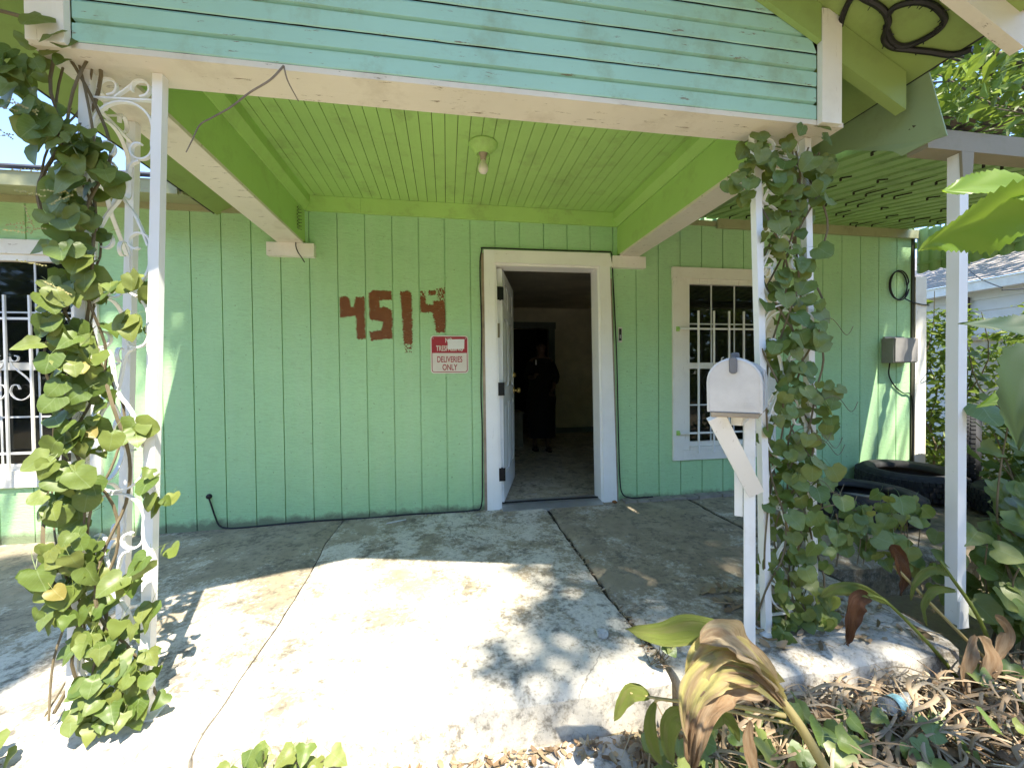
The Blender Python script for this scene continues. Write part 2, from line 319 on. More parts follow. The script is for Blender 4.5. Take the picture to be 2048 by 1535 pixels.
SPINES = {'stem1': [(1.071, -2.42, -0.065), (0.962, -2.4, 0.119), (0.893, -2.38, 0.219), (0.862, -2.37, 0.28)], 'leaf_a': [(0.885, -2.38, 0.22), (0.799, -2.37, 0.33), (0.697, -2.34, 0.377), (0.592, -2.31, 0.361), (0.5, -2.28, 0.368)], 'leaf_b': [(0.908, -2.39, 0.189), (0.806, -2.4, 0.288), (0.701, -2.42, 0.329), (0.63, -2.44, 0.32), (0.592, -2.45, 0.269), (0.584, -2.45, 0.193)], 'leaf_c': [(0.893, -2.38, 0.219), (0.814, -2.39, 0.314), (0.745, -2.4, 0.377), (0.686, -2.41, 0.408), (0.643, -2.42, 0.402)], 'leaf_e': [(0.915, -2.4, 0.154), (0.76, -2.36, 0.175), (0.644, -2.3, 0.154), (0.587, -2.26, 0.141), (0.533, -2.24, 0.145), (0.482, -2.24, 0.068)], 'leaf_f': [(0.598, -2.27, 0.134), (0.573, -2.28, 0.089), (0.579, -2.29, 0.022), (0.604, -2.3, -0.032)], 'leaf_g': [(0.71, -2.32, 0.102), (0.644, -2.3, 0.11), (0.62, -2.3, 0.054), (0.63, -2.31, -0.026)], 'leaf_h': [(0.823, -2.34, 0.044), (0.775, -2.34, 0.124), (0.735, -2.33, 0.1), (0.696, -2.33, 0.055)], 'leaf_i': [(0.823, -2.38, 0.137), (0.798, -2.4, 0.102), (0.805, -2.41, 0.041), (0.828, -2.41, -0.004)], 'stalkA': [(2.163, -2.05, -0.258), (1.952, -2.02, -0.022), (1.767, -2.0, 0.162), (1.67, -2.0, 0.202)], 'lfA1': [(1.767, -2.0, 0.162), (1.646, -1.99, 0.22), (1.539, -1.98, 0.229), (1.48, -1.97, 0.194)], 'lfA2': [(1.67, -2.0, 0.202), (1.588, -2.02, 0.201), (1.553, -2.03, 0.131), (1.542, -2.03, 0.032)], 'stalkB': [(2.293, -2.08, -0.252), (2.158, -2.05, 0.078), (2.05, -2.02, 0.26), (2.028, -2.0, 0.315)], 'lfB1': [(2.05, -2.02, 0.26), (1.949, -2.02, 0.29), (1.875, -2.02, 0.245), (1.856, -2.02, 0.174)], 'lfB2': [(2.061, -2.03, 0.201), (1.947, -2.03, 0.212), (1.898, -2.03, 0.155), (1.919, -2.03, 0.071)], 'lfB3': [(1.778, -2.0, 0.398), (1.802, -2.0, 0.355), (1.84, -2.0, 0.269), (1.828, -2.0, 0.187)], 'dry1': [(2.053, -2.1, 0.059), (1.985, -2.12, 0.001), (1.958, -2.13, -0.087), (1.968, -2.14, -0.197)], 'dry2': [(2.077, -2.1, 0.056), (2.082, -2.12, -0.011), (2.043, -2.13, -0.098), (2.088, -2.14, -0.195)], 'dry3': [(2.151, -2.1, 0.129), (2.203, -2.1, 0.062), (2.149, -2.11, -0.006), (2.108, -2.12, -0.054)]}
SHOOT = {'lf1': [(0.752, -2.982, 1.312), (0.685, -2.972, 1.295), (0.636, -2.964, 1.28), (0.599, -2.958, 1.265), (0.579, -2.955, 1.251)], 'lf2': [(0.752, -2.982, 1.312), (0.698, -2.973, 1.327), (0.655, -2.966, 1.329), (0.624, -2.961, 1.326), (0.607, -2.959, 1.325)], 'lf3': [(0.931, -2.892, 1.179), (0.87, -2.882, 1.168), (0.821, -2.874, 1.173), (0.775, -2.867, 1.175)], 'lf4': [(0.63, -3.047, 1.123), (0.599, -3.042, 1.102), (0.583, -3.041, 1.061), (0.585, -3.042, 1.019)], 'lf5': [(1.16, -2.749, 1.054), (1.111, -2.741, 1.054), (1.072, -2.735, 1.045), (1.032, -2.729, 1.03)]}
TWIG = [(-0.519, -1.915, 2.137), (-0.562, -1.915, 2.086), (-0.63, -1.9, 2.049), (-0.691, -1.9, 1.994), (-0.744, -1.9, 1.957), (-0.782, -1.9, 1.929), (-0.805, -1.9, 1.879), (-0.824, -1.9, 1.838)]
TWIG2 = [(-0.519, -1.915, 2.137), (-0.514, -1.9, 2.102), (-0.498, -1.88, 2.068), (-0.49, -1.87, 2.053)]
COIL = [(1.685, -1.852, 2.53), (1.652, -1.889, 2.547), (1.628, -1.919, 2.559), (1.604, -1.959, 2.571), (1.592, -1.994, 2.577), (1.605, -2.01, 2.57), (1.634, -2.013, 2.556), (1.673, -2.019, 2.537), (1.716, -2.017, 2.515), (1.754, -2.0, 2.496), (1.775, -1.976, 2.486), (1.799, -1.949, 2.474), (1.844, -1.947, 2.451), (1.888, -1.97, 2.429), (1.949, -2.006, 2.398), (2.011, -2.039, 2.368), (2.034, -2.087, 2.356)]
COIL2 = [(1.735, -2.007, 2.505), (1.726, -2.046, 2.51), (1.757, -2.091, 2.494), (1.802, -2.111, 2.472), (1.854, -2.11, 2.446), (1.884, -2.096, 2.431), (1.896, -2.062, 2.425), (1.888, -2.006, 2.429), (1.865, -1.968, 2.44), (1.827, -1.961, 2.459), (1.786, -1.974, 2.48), (1.756, -1.99, 2.495)]

def xf(bm, mat): bmesh.ops.transform(bm, matrix=mat, verts=bm.verts); return bm
def lerp(a, b, t): return a+(b-a)*t
def interp(x, pts):
    if x <= pts[0][0]: return pts[0][1]
    for (x0, y0), (x1, y1) in zip(pts, pts[1:]):
        if x <= x1: return lerp(y0, y1, (x-x0)/(x1-x0))
    return pts[-1][1]
def zwall(x): return interp(x, [(-3.2, -.05), (-2, -.042), (-1.1, -.02), (0, -.015), (1.2, -.004), (2.6, .008), (5, .012)])
def zf(x, y): return zwall(x) + .018*y + .006*noise.noise((x*1.3, y*1.3, 2.0))

# ------------------------------------------------------------------ ground, walk, sky-lit yard
def build_ground():
    m = M_('yard_soil'); n1 = m.noise(.35, 6, .65); n2 = m.noise(30, 5, .7)
    c = m.mix(m.ramp(n1, [(.4, 0), (.6, 1)]), (.36, .29, .19), (.27, .26, .13))
    c = m.mix(m.ramp(n2, [(.35, 0), (.7, 1)]), hsv_mul((.26, .20, .13), 1), c); m.color(c); m.rough(.95); m.bump(n2, .8, .02)
    bm = B(); n = 40; ext = 250
    def g(i):
        t = (i/n)*2-1; return math.copysign(abs(t)**3, t)*ext
    V = [[bm.verts.new((g(i), g(j)-2.0, -.235 + .02*noise.noise((g(i)*.8, g(j)*.8, 0)))) for j in range(n+1)] for i in range(n+1)]
    for i in range(n):
        for j in range(n): bm.faces.new([V[i][j], V[i+1][j], V[i+1][j+1], V[i][j+1]])
    tag(mk('ground', bm, m.m, smooth=True), kind='structure')
    bm = B(); box(bm, -.80, .62, -6.0, -2.0, -.30, -.205)
    tag(mk('front_walk', bm, CONC2, bevel=.008), kind='structure')
build_ground()

def slab_mesh(x0, x1, y0, y1, zt, zb, jag0=0, jag1=0, nx=26, ny=60, seed=0):
    """a cast slab with an uneven top, worn rim and broken joint edges"""
    bm = B(); T = []
    for j in range(ny+1):
        y = lerp(y0, y1, j/ny); row = []
        mea = lambda xx: .034*noise.noise((round(xx, 1)*7, y*1.3, 9))+.010*noise.noise((round(xx, 1)*7, y*6, 4)) if 0 < abs(xx) < 1.0 else 0
        a = x0 + mea(x0) + jag0*(.5+noise.noise((seed, y*3.1, 0))*.9+noise.noise((seed, y*11, 3))*.7)
        b = x1 + mea(x1) - jag1*(.5+noise.noise((seed+5, y*3.1, 0))*.9+noise.noise((seed+5, y*11, 3))*.7)
        for i in range(nx+1):
            x = lerp(a, b, i/nx); z = zt(x, y)
            e = min(x-a, b-x, y-y0)
            if e < .03: z -= (.03-e)*.35
            if y-y0 < .10: z -= ((.10-(y-y0))/.10)**2*(.022+.016*noise.noise((x*5, seed, 2)))
            yy = y
            if j == 0: yy += .012*noise.noise((x*4, seed, 1)) + .02*max(0, noise.noise((x*9, seed, 7)))
            row.append(bm.verts.new((x, yy, z)))
        T.append(row)
    for j in range(ny):
        for i in range(nx): bm.faces.new([T[j][i], T[j][i+1], T[j+1][i+1], T[j+1][i]])
    edge = [T[0][i] for i in range(nx+1)] + [T[j][nx] for j in range(1, ny+1)] + [T[ny][i] for i in range(nx-1, -1, -1)] + [T[j][0] for j in range(ny-1, 0, -1)]
    low = [bm.verts.new((v.co.x, v.co.y-(.012 if v.co.y < y0+.05 else 0), zb)) for v in edge]
    for i in range(len(edge)):
        k = (i+1) % len(edge); bm.faces.new([edge[i], low[i], low[k], edge[k]])
    return bm
def build_porch_floor():
    e = tag(bpy.data.objects.new('porch_floor', None), kind='structure'); COL.objects.link(e)
    mk('slab', slab_mesh(-4.6, -.8150, -1.98, .03, zf, -.33, 0, .003, 40, 80, 1), CONCL, e, smooth=False)
    mk('slab', slab_mesh(-.8105, .819, -1.97, .03, zf, -.33, .002, .011, 40, 80, 2), CONC, e)
    mk('slab', slab_mesh(.829, 2.12, -2.02, .03, lambda x, y: zf(x, y)-.002, -.33, .016, .02, 36, 80, 3), CONCB, e)
    mk('slab', slab_mesh(2.14, 7.0, -1.35, .03, lambda x, y: zf(x, y)-.008, -.33, .02, 0, 40, 30, 4), CONCB, e)
    dirt = plain('joint_dirt', (.045, .035, .025), .95, var=.4, scale=30, bump=.6)
    for x0, x1, z in ((-.90, -.73, .016), (.74, .92, .022), (2.10, 2.16, .03)):
        bm = B(); n = 24
        V = [[bm.verts.new((x, -1.85+1.85*k/n, zf(x, -1.85+1.85*k/n)-z+.006*noise.noise((x*20, k*1.7, 0)))) for x in (x0, (x0+x1)/2, x1)] for k in range(n+1)]
        for k in range(n):
            for q in range(2): bm.faces.new([V[k][q], V[k][q+1], V[k+1][q+1], V[k+1][q]])
        mk('joint_fill', bm, dirt, e)
    tile = plain('thin_grey_brick', (.27, .24, .20), .85, var=.25)
    x = 1.52
    while x < 2.7:
        w_ = .115+RND.uniform(-.006, .006)
        boxo('brick', (x, x+w_-.008, -.085+RND.uniform(-.004, .004), -.002, zf(x, -.04)-.01, zf(x, -.04)+.014+RND.uniform(0, .003)), tile, e, .003); x += w_
build_porch_floor()

# ------------------------------------------------------------------ the house
H = thing('house', (0, 0, 0), 'mint green board house with a deep gabled porch and open front door', 'house')
DOOR = (.37, 1.39, -.2, 2.10)
WR = (2.06, 3.00, .385, 2.015)   # hole of the window right of the door
WL = (-3.47, -2.53, .425, 2.035)  # hole of the window behind the ivy
HOLES = (DOOR, WR, WL)
def cut_rects(x0, x1, z0, z1, holes):
    out = [(x0, x1, z0, z1)]
    for hx0, hx1, hz0, hz1 in holes:
        nxt = []
        for a, b, c, d in out:
            if b <= hx0 or a >= hx1 or d <= hz0 or c >= hz1: nxt.append((a, b, c, d)); continue
            if a < hx0: nxt.append((a, hx0, c, d))
            if b > hx1: nxt.append((hx1, b, c, d))
            a2, b2 = max(a, hx0), min(b, hx1)
            if c < hz0: nxt.append((a2, b2, c, hz0))
            if d > hz1: nxt.append((a2, b2, hz1, d))
        out = nxt
    return out
GROOVES = [-.004+.2079*k for k in range(-26, 8)] + [1.666+.2128*j for j in range(14)] + [4.632]
bm = B()
for r in cut_rects(-5.4, 4.632, -.2, 2.55, HOLES): box(bm, r[0], r[1], .013, .12, r[2], r[3])
mk('wall', bm, MINT, H)
for a, b in zip(GROOVES, GROOVES[1:]):
    for r in cut_rects(a+.004, b-.004, min(zwall(a), zwall(b))-.012, 2.47, HOLES):
        if r[1]-r[0] > .002: boxo('wall_board', (r[0], r[1], 0.0+RND.uniform(0, .0012), .0129, r[2], r[3]), MINT, H, .0018)
# interior: a bare room behind the door, a dark room behind the ivy window
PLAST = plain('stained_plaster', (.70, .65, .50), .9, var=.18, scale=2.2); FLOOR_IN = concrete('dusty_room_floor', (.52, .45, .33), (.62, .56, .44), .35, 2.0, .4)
tag(boxo('room_floor', (-5.3, 4.6, .125, 9.0, -.12, -.012), FLOOR_IN), kind='structure')
bm = B()
def room_box(x0, x1, y0, y1, z0, z1, holes_back=()):
    for r in cut_rects(x0, x1, z0, z1, holes_back): box(bm, r[0], r[1], y1, y1+.09, r[2], r[3])
    box(bm, x0-.09, x0, y0, y1+.09, z0, z1); box(bm, x1, x1+.09, y0, y1+.09, z0, z1)
IDOOR = (1.02, 1.98, -.1, 2.03)
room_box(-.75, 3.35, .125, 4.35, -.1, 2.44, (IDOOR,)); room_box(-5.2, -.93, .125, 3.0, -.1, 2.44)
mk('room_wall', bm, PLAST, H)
bm = B(); room_box(.6, 2.4, 4.45, 7.2, -.1, 2.44); mk('hall_wall', bm, plain('hall_shade', (.07, .065, .055), .9), H)  # hall walls darkened, the unlit room's shade is in the colour
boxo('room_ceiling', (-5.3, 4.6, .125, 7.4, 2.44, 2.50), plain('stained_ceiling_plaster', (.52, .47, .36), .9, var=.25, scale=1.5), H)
GREYBLUE = plain('grey_blue_trim', (.17, .20, .19), .7)
for d in ((.90, 1.02, 4.32, 4.349, -.012, 2.03), (1.98, 2.10, 4.32, 4.349, -.012, 2.03), (.88, 2.12, 4.315, 4.349, 2.03, 2.16)): boxo('doorway_trim', d, GREYBLUE, H, .003)
boxo('skirting_board', (2.11, 3.34, 4.33, 4.349, -.012, .09), GREYBLUE, H, .003)

# ---- trims
def quad_board(name, pts, y0, y1, mat, bev=.003):
    return mk(name, prism(B(), pts, 'y', y0, y1), mat, H, bevel=bev)
WHITE = painted_wood('white_door_trim', (.90, .88, .84), (40, 40, 2), wear_amt=.3, bump=.25, grime=(.55, .47, .36), grime_amt=.12)
WHITEH = painted_wood('white_head_trim', (.90, .87, .81), (2, 40, 40), wear_amt=.25, bump=.2, grime=(.55, .47, .36), grime_amt=.12)
quad_board('door_casing', [(.322, -.05), (.425, -.05), (.402, 2.155), (.315, 2.155)], -.026, .012, WHITE)
quad_board('door_casing', [(1.345, -.012), (1.468, -.012), (1.412, 2.05), (1.318, 2.05)], -.026, .012, WHITE)
quad_board('door_casing', [(.4025, 2.05), (1.44, 2.05), (1.41, 2.165), (.4015, 2.155)], -.0265, .012, WHITEH)
bare = plain('raw_weathered_board', (.34, .27, .19), .85, var=.3)
quad_board('bare_strip', [(.300, -.05), (.3215, -.05), (.3145, 2.13), (.293, 2.13)], -.012, -.001, bare)
quad_board('bare_strip', [(1.4685, .0), (1.487, .0), (1.433, 1.95), (1.4135, 1.95)], -.012, -.001, bare)
for pts in ([(.425, -.02), (.447, -.02), (.420, 2.04), (.402, 2.05)], [(1.325, -.01), (1.345, -.012), (1.318, 2.05), (1.302, 2.04)]): quad_board('door_jamb', pts, -.012, .15, WHITE)
quad_board('door_jamb', [(.4205, 2.03), (1.302, 2.035), (1.318, 2.0495), (.4025, 2.0495)], -.011, .15, WHITEH)
sill = plain('aluminium_sill', (.42, .42, .40), .4, .6, var=.15)
mk('door_sill', prism(B(), [(-.075, -.03), (-.075, -.008), (.0, .012), (.15, .014), (.15, -.03)], 'x', .447, 1.325), sill, H)
boxo('sill_gasket', (.449, 1.322, .055, .075, .0145, .022), BLACK, H)
# open panelled door, hinged on the left jamb
def build_door():
    steel = painted_wood('white_steel_door', (.82, .82, .82), (40, 40, 3), wear_amt=.06, bump=.05, grime=(.35, .32, .26), grime_amt=.3)
    W, T, Z0, Z1 = .88, .045, .03, 2.02
    xs = [0, .12, .395, .485, .76, W]; zs = [Z0, .25, .88, 1.02, 1.62, 1.72, 1.92, Z1]
    bm = B()
    for i in range(5):
        for j in range(7):
            pan = i in (1, 3) and j in (1, 3, 5)
            box(bm, xs[i], xs[i+1], -T/2+(.012 if pan else 0), T/2-(.012 if pan else 0), zs[j], zs[j+1])
    bmesh.ops.remove_doubles(bm, verts=bm.verts, dist=1e-5)
    ang = math.radians(74.5); mat = Matrix.Translation((.452, .045, 0)) @ Matrix.Rotation(ang, 4, 'Z')
    d = mk('door', xf(bm, mat), steel, H)
    for i in (1, 3):
        for j in (1, 3, 5):
            for s in (-1, 1):
                bm = B(); box(bm, xs[i]+.035, xs[i+1]-.035, min(s*.0105, s*T/2*.92), max(s*.0105, s*T/2*.92), zs[j]+.035, zs[j+1]-.035)
                mk('panel', xf(bm, mat), steel, d, bevel=.006)
    brass = plain('brass', (.62, .42, .14), .3, .9, var=.15)
    for s in (-1, 1):
        k = lathe(B(), [(0, .078), (.022, .075), (.028, .06), (.026, .045), (.012, .034), (.012, .012), (.033, .010), (.033, 0)], (0, 0, 0), 'y', 20)
        if s < 0: xf(k, Matrix.Scale(-1, 4, (0, 1, 0)))
        mk('knob', xf(k, mat @ Matrix.Translation((.815, s*T/2, .96))), brass, d, True)
        k = lathe(B(), [(0, .03), (.018, .028), (.026, .012), (.028, 0)], (0, 0, 0), 'y', 18)
        if s < 0: xf(k, Matrix.Scale(-1, 4, (0, 1, 0)))
        mk('deadbolt', xf(k, mat @ Matrix.Translation((.815, s*T/2, 1.12))), brass, d, True)
    hin = plain('black_hinge', (.015, .015, .016), .4, .5)
    for z in (.28, 1.00, 1.80):
        bm = B(); box(bm, .0225-.05, .0225+.004, .0, .004, z-.055, z+.055); xf(bm, Matrix.Translation((.452, -.0155, 0)))
        tube(bm, [(.452, .012, z-.055), (.452, .012, z+.055)], .008, 8); mk('hinge', bm, hin, d)
    boxo('strike_plate', (.425, .443, -.0145, -.0125, 1.43, 1.55), plain('dull_brass_plate', (.20, .17, .11), .5, .6), d)
build_door()

# ---- windows with security bars
def glass_mat():
    m = M_('dark_window_glass'); m.b.inputs['Base Color'].default_value = (.012, .014, .013, 1); m.rough(.03); m.b.inputs['IOR'].default_value = 1.5
    m.b.inputs['Specular IOR Level'].default_value = .6
    t = m.n.new('ShaderNodeBsdfTransparent'); t.inputs[0].default_value = (.35, .37, .36, 1); mx = m.n.new('ShaderNodeMixShader'); mx.inputs[0].default_value = .45
    m.l.new(m.b.outputs[0], mx.inputs[1]); m.l.new(t.outputs[0], mx.inputs[2]); m.l.new(mx.outputs[0], m.out.inputs['Surface']); return m.m
GLASS = glass_mat()
MUNT = plain('white_muntin', (.62, .63, .62), .5)
BARS = white_metal('white_window_bars', (.80, .78, .74))
def spiral(c, r0, r1, a0, a1, n=16):
    return [(c[0]+lerp(r0, r1, k/n)*math.cos(lerp(a0, a1, k/n)), c[1]+lerp(r0, r1, k/n)*math.sin(lerp(a0, a1, k/n))) for k in range(n+1)]
def build_window(x0, dz, label=None):
    x1 = x0+1.045; z0, z1 = .33+dz, 2.07+dz
    wob = lambda: RND.uniform(-.0015, .0015)
    fr = mk('window', prism(B(), [(x0, z0), (x0+.1, z0), (x0+.1, z1-.1), (x0, z1-.1)], 'y', -.022, -.0005), CREAMV, H, bevel=.003)
    if label: fr['label'] = label
    boxo('casing', (x1-.1, x1, -.022+wob(), -.0005, z0, z1-.1), CREAMV, fr, .003)
    boxo('casing', (x0-.004, x1+.004, -.026, -.0005, z1-.0995, z1), CREAMH, fr, .003)
    boxo('casing', (x0+.1005, x1-.1005, -.023, -.0005, z0+.002, z0+.092), CREAMH, fr, .003)
    a, b, c, d = x0+.101, x1-.101, z0+.0925, z1-.1
    for dims in ((a, a+.066, -.012, .05, c, d), (b-.066, b, -.012, .05, c, d), (a+.0665, b-.0665, -.0125, .05, d-.046, d-.0005)): boxo('frame', dims, CREAMV, fr, .003)
    ga, gb = a+.067, b-.067; gz0, gz1 = c+.015, d-.046; zm = lerp(gz0, gz1, .5)+.005
    boxo('sill', (ga-.0, gb+.0, -.018, .05, c+.0005, c+.028), CREAMH, fr, .003)
    boxo('sash_rail', (ga, gb, .000, .045, zm-.026, zm+.026), CREAMH, fr, .003)
    boxo('sash_rail', (ga, gb, .012, .045, c+.0285, c+.07), CREAMH, fr, .003)
    pw = (gb-ga)/3
    rows = ((c+.07, (c+.07+zm-.026)/2), ((c+.07+zm-.026)/2, zm-.026), (zm+.026, (zm+.026+gz1)/2), ((zm+.026+gz1)/2, gz1))
    for ri, (r0, r1) in enumerate(rows):
        y = .028 if ri < 2 else .020
        for k in range(3):
            boxo('pane', (ga+k*pw+.004, ga+(k+1)*pw-.004, y, y+.004, r0+.004, r1-.004), GLASS, fr)
    for lo, hi, y in ((c+.07, zm-.026, .024), (zm+.026, gz1, .016)):
        for k in (1, 2): boxo('muntin', (ga+k*pw-.006, ga+k*pw+.006, y, y+.012, lo, hi), MUNT, fr)
        for k in range(3): boxo('muntin', (ga+k*pw+.0065, ga+(k+1)*pw-.0065, y+.001, y+.011, (lo+hi)/2-.006, (lo+hi)/2+.006), MUNT, fr)
    # bars
    xc = (x0+x1)/2; zb, zt = z0+.25, z1-.555
    g = mk('window_bars', beam(B(), (x0+.05, -.055, zt), (x1-.05, -.055, zt), .008, .016), BARS, H)
    mk('rail', beam(B(), (x0+.05, -.055, zb), (x1-.05, -.055, zb), .008, .016), BARS, g)
    for k in range(-2, 3):
        x = xc+k*.151; mk('bar', beam(B(), (x, -.066, z0+.07), (x+RND.uniform(-.004, .004), -.066, zt+.16), .013, .013), BARS, g)
    for s in (-1, 1):
        pts = spiral((xc+s*.045, zt-.27), .012, .034, PI/2 if s > 0 else PI/2, PI/2+s*(-1.5*PI) if False else PI/2 - s*1.55*PI, 18)
        pts += [(xc+s*.03, zt-.33), (xc+s*.10, zt-.40), (xc+s*.142, zt-.46), (xc+s*.13, zt-.53), (xc+s*.08, zt-.565)]
        pts += [(xc+s*.035, zt-.55), (xc+s*.012, zt-.51), (xc+s*.025, zt-.465), (xc+s*.055, zt-.46), (xc+s*.068, zt-.49)]
        P = smooth_path([(p[0], -.052, p[1]) for p in pts], 2)
        mk('scroll', flatbar(B(), P, (0, 1, 0), .014, .005), BARS, g)
    for z in (zt, zb):
        for x in (x0+.045, x1-.045):
            bm = B(); box(bm, x-.016, x+.016, -.0275, -.0225, z-.022, z+.022); beam(bm, (x, -.028, z), (x, -.056, z), .01, .014); mk('bracket', bm, LIMEB if x < xc and x0 > 0 else BARS, g)
build_window(2.007, 0.0); build_window(-3.522, .025)

# ---- frieze, beams, ceiling
boxo('frieze_board', (-1.066, -.655, -.02, -.0005, 2.402, 2.5195), LIME, H, .002)
boxo('frieze_board', (-.653, 1.486, -.022, -.0005, 2.400, 2.5195), LIME, H, .002)
boxo('frieze_board', (-5.0, -1.262, -.02, -.0005, 2.357, 2.47), OLIVE, H, .002)
boxo('frieze_board', (1.676, 4.63, -.018, -.0005, 2.455, 2.50), OLIVE, H, .002)
def side_beam(xi, xo, s):
    """cream-bottomed box beam: xi inner face, xo outer face"""
    a, b = min(xi, xo), max(xi, xo)
    bm_ = boxo('beam', (a, b, -1.739, -.0505, 2.1405, 2.158), CREAM, H, .003)
    boxo('beam_side', (min(xi, xi-s*.02), max(xi, xi-s*.02), -1.739, -.0005, 2.1585, 2.40), LIMEB, bm_, .002)
    boxo('beam_side', (min(xo, xo+s*.02), max(xo, xo+s*.02), -1.8615, -.0005, 2.1605, 2.44), LIMEB, bm_, .002)
    zt = 2.519
    mk('cove', prism(B(), [(xi+s*.0, 2.401), (xi+s*.012, 2.401), (xi+s*.045, 2.455), (xi+s*.045, zt), (xi, zt)], 'y', -1.739, -.0225), LIMEB, bm_)
side_beam(-1.072, -1.256, 1); side_beam(1.492, 1.672, -1)
for x0, x1 in ((-1.333, -.995), (1.432, 1.735)): boxo('bearing_block', (x0, x1, -.05, -.0005, 2.04, 2.14), CREAMH, H, .004)
fb = boxo('beam', (-1.258, 1.671, -1.890, -1.7395, 2.1405, 2.160), CREAM, H, .004)
boxo('beam_side', (-1.05, 1.47, -1.760, -1.7395, 2.1605, 2.519), LIMEB, fb, .002)
x = -1.06; i = 0
while x < 1.47:
    wd = .0712; bm = B()
    box(bm, x+.0018, min(x+wd-.0018, 1.478), -1.738, -.0005, 2.5205+RND.uniform(0, .0015), 2.534)
    mk('ceiling_board', bm, LIME, H, bevel=.0028); x += wd
boxo('ceiling_backing', (-1.25, 1.66, -1.862, .12, 2.536, 2.55), plain('dark_attic_board', (.05, .045, .03), .9), H)

# ---- gable: cove siding above the front beam
RIDX = .20
def soff(x): return 3.285-.5*abs(x-RIDX) if x > RIDX else 3.285-.5*abs(x-RIDX)*(1.0)
gz = 2.162; k = 0
def rake_low(x): return 3.285-.115-.485*abs(x-RIDX)-.04
while gz < 3.05:
    h = .1365; zt = gz+h
    xr = 1.538; xl = -1.140
    # clip the board against the sloping rake boards
    def lim(z): return (3.19-z)/.485
    xr1 = min(xr, RIDX+lim(zt)); xl1 = max(xl, RIDX-lim(zt)); xr0 = min(xr, RIDX+lim(gz)); xl0 = max(xl, RIDX-lim(gz))
    if xr1-xl1 < .1: break
    prof = [(0, .0035), (.003, .0), (.056, 0), (.0635, .014), (.070, .014), (.0735, 0.001), (.125, .0015), (.1352, .008), (.1362, .014)]
    bm = B(); n = 60; rows = []
    wv = RND.uniform(0, 50)
    for hz, dy in prof:
        row = []
        for q in range(n+1):
            t = q/n; a = lerp(xl0, xl1, hz/h); b = lerp(xr0, xr1, hz/h); x = lerp(a, b, t)
            jag = .0018*noise.noise((x*14, wv, 1)) + .003*max(0, noise.noise((x*3.7, wv, 5))-.25) if hz < .004 else 0
            row.append(bm.verts.new((x, -1.892+dy+.0012*noise.noise((x*2, wv, 0)), gz+hz+jag)))
        rows.append(row)
    for a, b in zip(rows, rows[1:]):
        for q in range(n): bm.faces.new([a[q], a[q+1], b[q+1], b[q]])
    mk('clapboard', bm, TURQ, H); gz += h; k += 1
mk('gable_backing', prism(B(), [(-1.14, 2.165), (1.54, 2.165), (1.54, 2.60), (RIDX, 3.24), (-1.14, 2.60)], 'y', -1.868, -1.80), plain('dark_gap', (.03, .03, .02), .9), H)
boxo('corner_board', (1.5405, 1.634, -1.916, -1.8925, 2.137, 2.60), CREAMV, H, .004)
boxo('corner_board', (-1.245, -1.1425, -1.916, -1.8925, 2.137, 2.60), CREAMV, H, .004)
mk('soffit_patch', prism(B(), [(-1.685, soff(-1.685)-.004), (-1.2465, soff(-1.2465)-.004), (-1.2465, soff(-1.2465)-.0005), (-1.685, soff(-1.685)-.0005)], 'y', -2.18, -1.906), painted_wood('beige_soffit_patch', (.50, .48, .33), (3, 30, 30), wear_amt=.1, bump=.1, grime_amt=.3), H)
def sloped(name, xa, xb, lo, hi, y0, y1, mat, parent=H, bev=.003):
    """a member following the roof pitch between xa and xb; lo/hi below the soffit"""
    return mk(name, prism(B(), [(xa, soff(xa)-lo), (xb, soff(xb)-lo), (xb, soff(xb)-hi), (xa, soff(xa)-hi)], 'y', y0, y1), mat, parent, bevel=bev)
RAKE = painted_wood('dull_green_rake', (.31, .43, .13), (3, 30, 30), wear_amt=.3, bump=.2, grime_amt=.3)
sloped('rake_board', RIDX+.003, 1.538, .148, .002, -1.914, -1.893, RAKE); sloped('rake_board', -1.14, RIDX-.003, .148, .002, -1.914, -1.893, RAKE)
SOFFR = painted_wood('green_plywood_rafter', (.30, .40, .12), (3, 30, 30), wear_amt=.2, bump=.2, grime_amt=.3)
for xa, xb in ((1.6355, 1.97), (-1.60, -1.2465)):
    mk('rafter_tail', prism(B(), [(xa, soff(xa)-.165), (xb, soff(xb)-.165), (xb, soff(xb)-.004), (xa, soff(xa)-.004)], 'y', -1.905, -1.862), SOFFR, H, bevel=.004)
# porch roof slopes: plywood soffit sheet plus shingle skin, carried forward to shade the gable
SOFF = painted_wood('green_plywood_soffit', (.27, .36, .105), (3, 30, 30), wear_amt=.2, bump=.2, grime=(.13, .13, .05), grime_amt=.4)
SHING = plain('dark_shingle', (.045, .04, .04), .95, var=.35, scale=25, bump=.5)
for nm, x0, x1 in (('right', RIDX, 2.022), ('left', -1.69, RIDX)):
    sl_ = (soff(x0), soff(x1))
    mk('porch_soffit', prism(B(), [(x0, sl_[0]), (x1, sl_[1]), (x1, sl_[1]+.016), (x0, sl_[0]+.016)], 'y', -2.60, .10), SOFF, H)
    e = .02 if nm == 'right' else -.0
    xa, xb = (x0-.0, x1+.022) if nm == 'right' else (x0-.022, x1)
    mk('porch_roofing', prism(B(), [(xa, soff(xa)+.0165), (xb, soff(xb)+.0165), (xb, soff(xb)+.034), (xa, soff(xa)+.034)], 'y', -2.62, 1.2), SHING, H)
    mk('barge_board', prism(B(), [(xa, soff(xa)-.11), (xb, soff(xb)-.11), (xb, soff(xb)+.016), (xa, soff(xa)+.016)], 'y', -2.225, -2.186), CREAM, H, bevel=.003)
